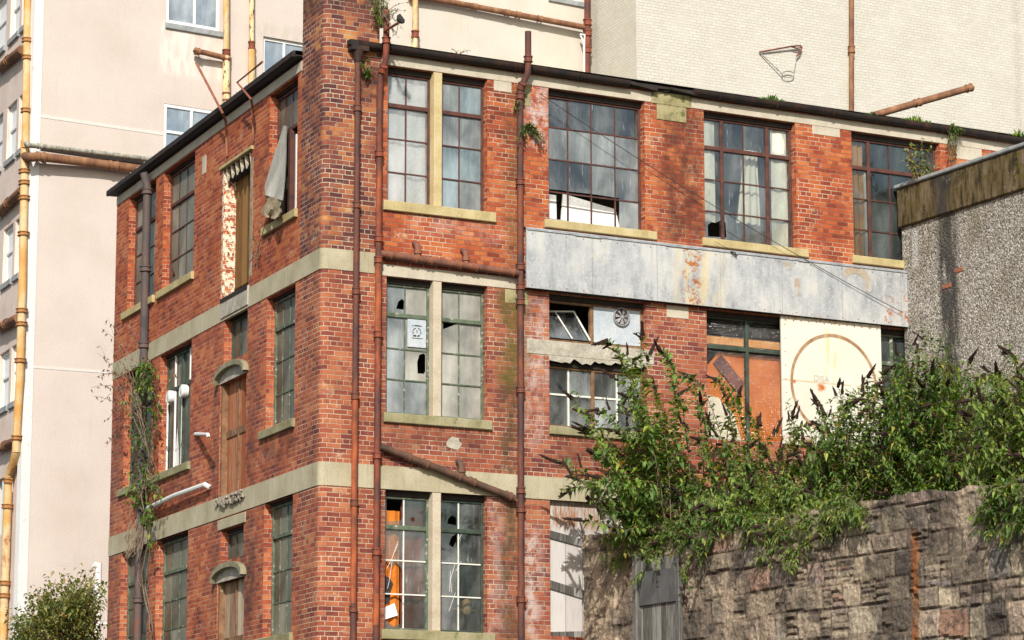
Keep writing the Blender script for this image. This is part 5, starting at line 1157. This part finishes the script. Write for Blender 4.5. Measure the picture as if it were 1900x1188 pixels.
def shrub(label,cat,group,bases,tips,poly,nfill,yr,leafm='leafB',ls=(.13,.22),lw=.40,heads=.3,seed=1,stemr=.010,sp=.055,name='buddleia_shrub',proj=aty,twigs=3,hl=(.16,.32),t0=.3,droop=.25,dead=0,arch=.35,headtips=True):
    rng=random.Random(seed); S=MB();Lf=MB();H=MB()
    T=[(aty(px,py,y) if proj is aty else proj(px,py,y),True) for px,py,y in [(t[0],t[1],t[2] if len(t)>2 else rng.uniform(*yr)) for t in tips]]
    if poly:
        xs=[p[0] for p in poly]; ys=[p[1] for p in poly]; k=0
        while k<nfill:
            x=rng.uniform(min(xs),max(xs)); y=rng.uniform(min(ys),max(ys))
            if inpoly(x,y,poly): T.append((proj(x,y,rng.uniform(*yr)),False)); k+=1
    for tip,main in T:
        b=min(bases,key=lambda q:(q-tip).length*rng.uniform(.6,1.4))+rv(rng,.12)
        ln=(tip-b).length; c=b.lerp(tip,.55)+Vector((0,0,arch*ln*rng.uniform(.2,1)))+rv(rng,.1*ln)
        n=max(5,int(ln/.12)); path=[b*(1-t)**2+c*2*t*(1-t)+tip*t*t for t in [i/n for i in range(n+1)]]
        S.tube(path,[stemr*(1.2-t*.9) for t in [i/n for i in range(n+1)]],5,False)
        def leafs(pa,t0,Ls):
            ln=sum((pa[i+1]-pa[i]).length for i in range(len(pa)-1)); m=max(2,int(ln*(1-t0)/sp)); ph=rng.random()*6
            tone=rng.random()*.35
            for k in range(m):
                t=t0+(1-t0)*k/m; f=t*(len(pa)-1); i=min(int(f),len(pa)-2); p=pa[i].lerp(pa[i+1],f-i); d=(pa[i+1]-pa[i]).normalized()
                a=ph+k*PI/2; u=d.cross(Vector((.3,.2,1))).normalized(); v=d.cross(u)
                for s in (1,-1):
                    if rng.random()<.1: continue
                    o=(u*math.cos(a)+v*math.sin(a))*s
                    L=rng.uniform(*Ls)*(1-.35*t)*rng.choice((.7,1,1,1.3)); leaf(Lf,p,(o+d*rng.uniform(.3,.9)+rv(rng,.3)-Vector((0,0,.25))),Vector((0,0,1))+rv(rng,.3),L,L*lw*rng.uniform(.8,1.2),(1-rng.random()*.06 if rng.random()<.035 else min(.97,max(0,tone+rng.random()*.66))),droop)
        leafs(path,t0 if main else max(.1,t0-.1),ls)
        for k in range(twigs):
            i=rng.randint(int(n*.35),n-1); p=path[i]; d=((path[i+1]-path[i]).normalized()+rv(rng,.9)+Vector((0,0,.25))).normalized(); tl=rng.uniform(.14,.38)
            tp=[p,p+d*tl*.5+Vector((0,0,.02)),p+d*tl-Vector((0,0,.03))]; S.tube(tp,[.005,.004,.002],4,False); leafs(tp,.15,(ls[0]*.8,ls[1]*.8))
            if rng.random()<heads*.45: seedhead(H,tp[-1],d+Vector((0,0,.1)),rng.uniform(*hl)*.8,.026,rng)
        if rng.random()<(heads*1.6 if main and headtips else heads*.4):
            d=(path[-1]-path[-2]).normalized()+rv(rng,.75)+Vector((-.3,0,-.1)); seedhead(H,path[-1],d,rng.uniform(*hl),.036,rng)
            for s in (1,-1):
                if rng.random()<.6: seedhead(H,path[-2],d+rv(rng,.7),rng.uniform(*hl)*.6,.026,rng)
    loc=bases[0].copy(); R=thing(name,loc,label,cat,group)
    build(S,'stems',M['twig'],R,smooth=True); build(Lf,'leaves',M[leafm],R,attr=True)
    if H.v: build(H,'seed_heads',M['seed'],R,smooth=True)
    return R
def ground(x,y): return Vector((x,y,bz(x-5.15,-y)-.02))
def gb(lst): return [ground(x,y) for x,y in lst]
BG='buddleia shrubs on top of the stone wall'
shrub('tall leggy buddleia with brown seed spikes at the left end of the stone wall','shrub',BG,gb([(5.2,-1.6),(5.5,-2.0),(5.3,-1.2),(5.7,-1.6)]),
  [(1128,632),(1150,655),(1192,622),(1205,660),(1175,668),(1225,652),(1062,740),(1092,770),(1110,760),(1085,800),(1036,858),(1062,882),(1056,910),(1090,925),(1140,700),(1160,735),(1240,668),(1215,720),(1180,760),(1255,735),(1120,830),(1098,840),(1275,700),(1150,800),(1080,965),(1110,885)],
  [(1110,820),(1150,740),(1200,700),(1240,760),(1270,830),(1290,880),(1290,990),(1180,1010),(1100,975),(1090,870)],44,(-2.6,-.9),seed=3,heads=.62,ls=(.14,.24),lw=.44,hl=(.2,.34))
shrub('open buddleia with dark spikes in front of the patterned glass window','shrub',BG,gb([(6.2,-1.8),(6.6,-2.2),(7.0,-1.6)]),
  [(1330,705),(1345,735),(1318,790),(1372,735),(1390,765),(1360,800),(1410,790),(1440,802),(1470,770),(1478,800),(1490,815),(1300,745),(1285,700),(1420,840),(1340,850),(1450,850),(1390,830),(1500,790)],
  [(1270,810),(1330,800),(1420,830),(1500,830),(1520,900),(1500,970),(1300,990),(1250,950)],80,(-2.8,-1.0),seed=5,heads=.6)
shrub('dense dark buddleia in front of the cream board','shrub',BG,gb([(7.2,-2.6),(7.6,-3.0),(8.0,-2.4),(7.8,-2.0)]),
  [(1515,745),(1520,790),(1555,718),(1512,810),(1530,770),(1585,735),(1610,700),(1600,728),(1625,715),(1640,690),(1505,835),(1570,760),(1655,730),(1500,860)],
  [(1490,860),(1520,775),(1575,725),(1650,700),(1690,760),(1690,930),(1600,960),(1490,970)],150,(-3.8,-2.2),seed=7,heads=.4,ls=(.12,.2))
shrub('tallest buddleia against the roughcast wall with spikes above the fascia end','shrub',BG,gb([(8.3,-3.6),(8.7,-4.0),(9.0,-3.4)]),
  [(1712,602),(1725,612),(1690,640),(1668,655),(1745,628),(1700,655),(1762,640),(1730,690),(1684,700),(1760,690),(1800,668),(1780,715),(1640,735),(1820,700),(1715,720)],
  [(1630,760),(1665,680),(1740,665),(1800,690),(1840,760),(1830,905),(1740,925),(1640,930)],180,(-5.0,-3.0),seed=9,heads=.4,ls=(.12,.2))
shrub('light green buddleia spilling at the far right edge above the stone wall','shrub',BG,gb([(8.4,-6.4),(8.8,-6.9),(8.2,-7.3)]),
  [(1868,652),(1885,668),(1840,700),(1890,700),(1860,735),(1895,748),(1820,740),(1905,720),(1850,690),(1900,770)],
  [(1780,770),(1810,700),(1860,680),(1925,690),(1930,960),(1830,930),(1780,900)],170,(-7.6,-5.6),seed=13,heads=.4,leafm='leafR',ls=(.12,.2))
shrub('low bushy growth between the two middle buddleias','shrub',BG,gb([(6.0,-2.8),(6.6,-3.2),(7.0,-3.6),(7.6,-4.0)]),[],
  [(1290,900),(1400,870),(1520,880),(1640,900),(1640,950),(1560,990),(1450,1010),(1300,1000)],170,(-4.4,-2.4),seed=17,heads=.2,ls=(.12,.19),leafm='leafR',arch=.2)
def onw(px,py,y): return atx(px,py,4.64+y)     # on a plane near the wall face
shrub('green trailing growth hanging over the left part of the stone wall','shrub','growth hanging over the stone wall',[Vector((4.9,-1.2,6.35)),Vector((4.9,-2.2,6.3)),Vector((4.9,-3.0,6.3)),Vector((4.95,-3.8,6.3))],[],
  [(1100,985),(1180,960),(1330,960),(1480,965),(1470,1010),(1330,1010),(1290,1075),(1200,1085),(1130,1040)],120,(-.35,.15),seed=19,heads=.1,proj=onw,arch=.25,ls=(.10,.17),t0=.1,name='trailing_shrub')
shrub('pale trailing growth hanging over the middle of the stone wall','shrub','growth hanging over the stone wall',[Vector((4.9,-4.4,6.3)),Vector((4.9,-5.4,6.3)),Vector((4.95,-6.2,6.3))],[],
  [(1400,965),(1600,950),(1640,945),(1590,985),(1520,1010),(1490,1060),(1430,1080),(1390,1020)],80,(-.3,.15),seed=23,heads=.1,proj=onw,arch=.25,leafm='leafR',ls=(.10,.17),t0=.1,name='trailing_shrub')
shrub('green shoots hanging down the stone wall at the far right edge','shrub','growth hanging over the stone wall',[Vector((4.9,-10.2,6.05)),Vector((4.9,-10.9,6.05)),Vector((4.9,-11.5,6.0))],[],
  [(1815,900),(1920,890),(1920,1010),(1880,1000),(1830,1010),(1800,960)],45,(-.35,.1),seed=29,heads=.0,proj=onw,arch=.25,ls=(.12,.19),t0=.2,name='trailing_shrub')
def tuft(label,cat,name,base,tips,proj,y,leafm,n_l,L,seed,twig=.006,lw=.4,group=None,arch=.2,spread=0,deadr=0):
    rng=random.Random(seed); S=MB();Lf=MB()
    for t in tips:
        p=proj(t[0],t[1],y+rng.uniform(-.12,.05)); b=base+rv(rng,.03); c=b.lerp(p,.5)+Vector((0,0,arch*(p-b).length))+rv(rng,.05)
        n=7; path=[b*(1-q)**2+c*2*q*(1-q)+p*q*q for q in [i/n for i in range(n+1)]]; S.tube(path,[twig*(1.1-i/n*.8) for i in range(n+1)],4,False)
        for k in range(n_l):
            q=rng.uniform(.25,1)*n; i=min(int(q),n-1); pp=path[i].lerp(path[i+1],q-i)
            leaf(Lf,pp,rv(rng,1)+Vector((0,-.4,.1)),Vector((0,0,1))+rv(rng,.4),L*rng.uniform(.6,1.2),L*lw*rng.uniform(.7,1.2),rng.random(),.3)
    R=thing(name,base,label,cat,group); build(S,'stems',M['twig'],R,smooth=True); build(Lf,'leaves',M[leafm],R,attr=True); return R
def onR(px,py,y): a=at(RF,px,py,y); return Vector((a[0],y,a[1]))
def onL(px,py,y): a=at(LF,px,py,y); return LF.w((a[0],y,a[1]))
rr=random.Random(77)
def cloud(cx,cy,rx,ry,n): return [(cx+rx*math.cos(a)*q,cy+ry*math.sin(a)*q) for a,q in [(rr.uniform(0,2*PI),rr.uniform(.3,1)**.5) for _ in range(n)]]
tuft('small green fern-like weed between the two drainpipes under the gutter hopper','plant','wall_weed',onR(680,138,-.02),cloud(678,122,12,22,14),onR,-.10,'leafI',9,.07,1)
tuft('bright green creeper sprouting beside the long drainpipe','plant','wall_weed',onR(972,235,-.03),cloud(985,252,26,22,18)+[(1012,262),(1018,278),(1005,258),(1015,270)],onR,-.14,'leafI',9,.085,2)
tuft('tiny green sprig on the long drainpipe below the lintel','plant','wall_weed',onR(957,200,-.05),cloud(956,198,8,10,7),onR,-.12,'leafI',7,.06,3)
tuft('yellow-green bush growing on the coping in front of the last top window','shrub','young_bush',atx(1706,335,10.9),[(1690,262),(1700,270),(1685,290),(1712,285),(1720,300),(1695,305),(1678,272),(1708,258),(1730,262),(1722,280),(1700,320),(1733,310),(1676,295),(1740,318)],onR,-.6,'leafY',14,.11,4,lw=.5,arch=.05)
tuft('trailing yellow-green creeper hanging from the gutter at the right','plant','gutter_creeper',onR(1770,238,-.1),cloud(1768,270,14,40,34)+cloud(1775,245,20,8,14),onR,-.16,'leafI',9,.06,5)
tuft('grassy weed on the shoulder of the chimney','plant','chimney_weed',onR(708,50,-.15),cloud(706,10,18,34,46)+[(730,30),(738,22),(726,14)],onR,-.2,'leafR',8,.09,6,lw=.2)
tuft('dry twiggy weed leaning over the floodlight arm','plant','chimney_weed',onR(712,30,-.3),[(735,25),(742,18),(728,35),(752,22),(760,5),(748,55),(730,66),(738,70)],onR,-.5,'leafD',6,.06,7)
tuft('sparse pink-flowered weed on the gutter','plant','gutter_weed',onR(845,103,-.1),[(838,94),(852,92),(862,90),(870,93),(850,98)],onR,-.12,'leafD',4,.05,8)
def moss(label,px0,px1,yoff,seed,h=.07):
    rng=random.Random(seed); mb=MB(); n=int((px1-px0)*1.6)
    for k in range(n):
        px=rng.uniform(px0,px1); e=min(px-px0,px1-px)/((px1-px0)/2); x,z=at(RF,px,200,-.1); z=14.14+rng.uniform(-.02,.0)
        p=Vector((x,-.1+rng.uniform(-.07,.06),z)); d=Vector((rng.uniform(-.5,.5),rng.uniform(-.4,.2),1)); leaf(mb,p,d,Vector((0,1,0)),(h+.03)*(.4+e)*rng.uniform(.6,1.2),.03,rng.random(),.0)
    o=build(mb,'moss_tuft',M['leafI'],None,attr=True); tag(o,label,'moss','moss tufts on the gutter')
moss('bright moss tuft on the gutter above the window with cream curtains',1408,1455,0,1); moss('mossy tuft on the gutter below the brown wall pipe',1605,1625,0,2,.03); moss('wide green moss tuft on the gutter near the loose pipe',1670,1725,0,3); moss('small moss clump on the gutter at the far right',1872,1900,0,4,.1)
# creeper on the left drainpipe
rr=random.Random(5)
tips=[(x,y) for x,y in cloud(262,760,36,80,34) if x>212]+cloud(264,905,30,42,34)+cloud(268,700,20,25,24)+cloud(275,990,14,40,7)+cloud(262,1060,10,40,4)
def creeper():
    rng=random.Random(9); S=MB();Lf=MB();Dl=MB()
    trunk=[onL(268+6*math.sin(k*1.1),1200-k*28,-.20) for k in range(20)]
    for o in (0,.06): S.tube([p+Vector((o,-.02,0))+rv(rng,.03) for p in trunk],[.014-.0005*k for k in range(20)],5,False)
    for t in tips:
        p=onL(t[0],t[1],-rng.uniform(.12,.38)); b=min(trunk,key=lambda q:(q-p).length*rng.uniform(.7,1.6)); c=b.lerp(p,.5)+rv(rng,.12)
        path=[b*(1-q)**2+c*2*q*(1-q)+p*q*q for q in [i/5 for i in range(6)]]; S.tube(path,[.007-.001*i for i in range(6)],4,False)
        if t[1]<975 or rng.random()<.35:
            for k in range(7): q=path[rng.randint(2,5)]+rv(rng,.06); leaf(Lf,q,rv(rng)+Vector((0,0,-.3)),Vector((0,0,1))+rv(rng,.5),rng.uniform(.07,.12),.055,rng.random()**.8,.3)
    for t in ((168,720),(185,640),(178,700),(200,590),(210,600),(180,655),(188,610),(205,650),(172,735),(190,745),(200,780),(205,820),(196,830),(210,760),(215,700),(196,690),(220,640),(240,600),(330,690),(200,715)):
        p=onL(t[0],t[1],-.45); b=trunk[rng.randint(13,18)]; c=b.lerp(p,.5)+Vector((0,0,.25))+rv(rng,.1)
        path=[b*(1-q)**2+c*2*q*(1-q)+p*q*q for q in [i/7 for i in range(8)]]; S.tube(path,[.0075-.0007*i for i in range(8)],4,False)
        for k in range(6): q=path[rng.randint(4,7)]+rv(rng,.05); leaf(Dl,q,rv(rng)+Vector((0,0,-.5)),Vector((0,1,0)),.08,.035,rng.random(),.3)
    # hanging dead thatch
    for k in range(45):
        p=onL(rng.uniform(238,268),rng.uniform(960,1000),-.2); S.tube([p,p+Vector((rng.uniform(-.08,.02),0,-.2))+rv(rng,.03),p+Vector((rng.uniform(-.2,.0),0,-.42))+rv(rng,.05)],[.006,.005,.003],3,False)
    R=thing('wall_creeper',onL(268,1188,-.15),'bright green creeper and bare twigs climbing the left face drainpipe','plant')
    build(S,'stems',M['twig'],R); build(Lf,'leaves',M['leafI'],R,attr=True); build(Dl,'dead_leaves',M['leafD'],R,attr=True)
creeper()
tuft('wispy dead creeper hanging from the ledge left of the corner top window','plant','dead_creeper',onL(480,470,-.05),[(470,450),(462,470),(468,480),(458,440),(476,500),(465,510),(490,420),(495,410),(452,500)],onL,-.08,'leafD',3,.05,12)
# small tree at the bottom left
def tree():
    rng=random.Random(31); S=MB();Lf=MB(); yy=8.0
    base=aty(115,1300,yy); base=Vector((base.x,yy,0)); fork=aty(112,1230,yy)
    S.tube([base,base.lerp(fork,.5)+Vector((.06,0,0)),fork],[.13,.1,.075],8,False)
    P=[(15,1175),(22,1140),(60,1110),(75,1085),(110,1070),(150,1062),(180,1052),(192,1075),(192,1200),(10,1200)]
    K=[]
    while len(K)<130:
        x,y=rng.uniform(10,192),rng.uniform(1050,1200)
        if inpoly(x,y,P) and (x<150 or rng.random()<.5 or y>1110): K.append((x,y))
    for x,y in K:
        p=aty(x,y,yy+rng.uniform(-.9,.9)); b=fork+rv(rng,.25); c=b.lerp(p,.5)+Vector((0,0,.2))+rv(rng,.15)
        path=[b*(1-q)**2+c*2*q*(1-q)+p*q*q for q in [i/6 for i in range(7)]]; S.tube(path,[.02-.0028*i for i in range(7)],4,False)
        for k in range(42): q=path[6].lerp(path[4],rng.random())+rv(rng,.17); leaf(Lf,q,rv(rng),Vector((0,0,1))+rv(rng,.5),rng.uniform(.07,.13),.05,rng.random(),.2)
    R=thing('small_tree',base,'small olive-green tree at the bottom left in front of the pink building','tree'); build(S,'trunk',M['twig'],R); build(Lf,'crown',M['leafT'],R,attr=True)
tree()
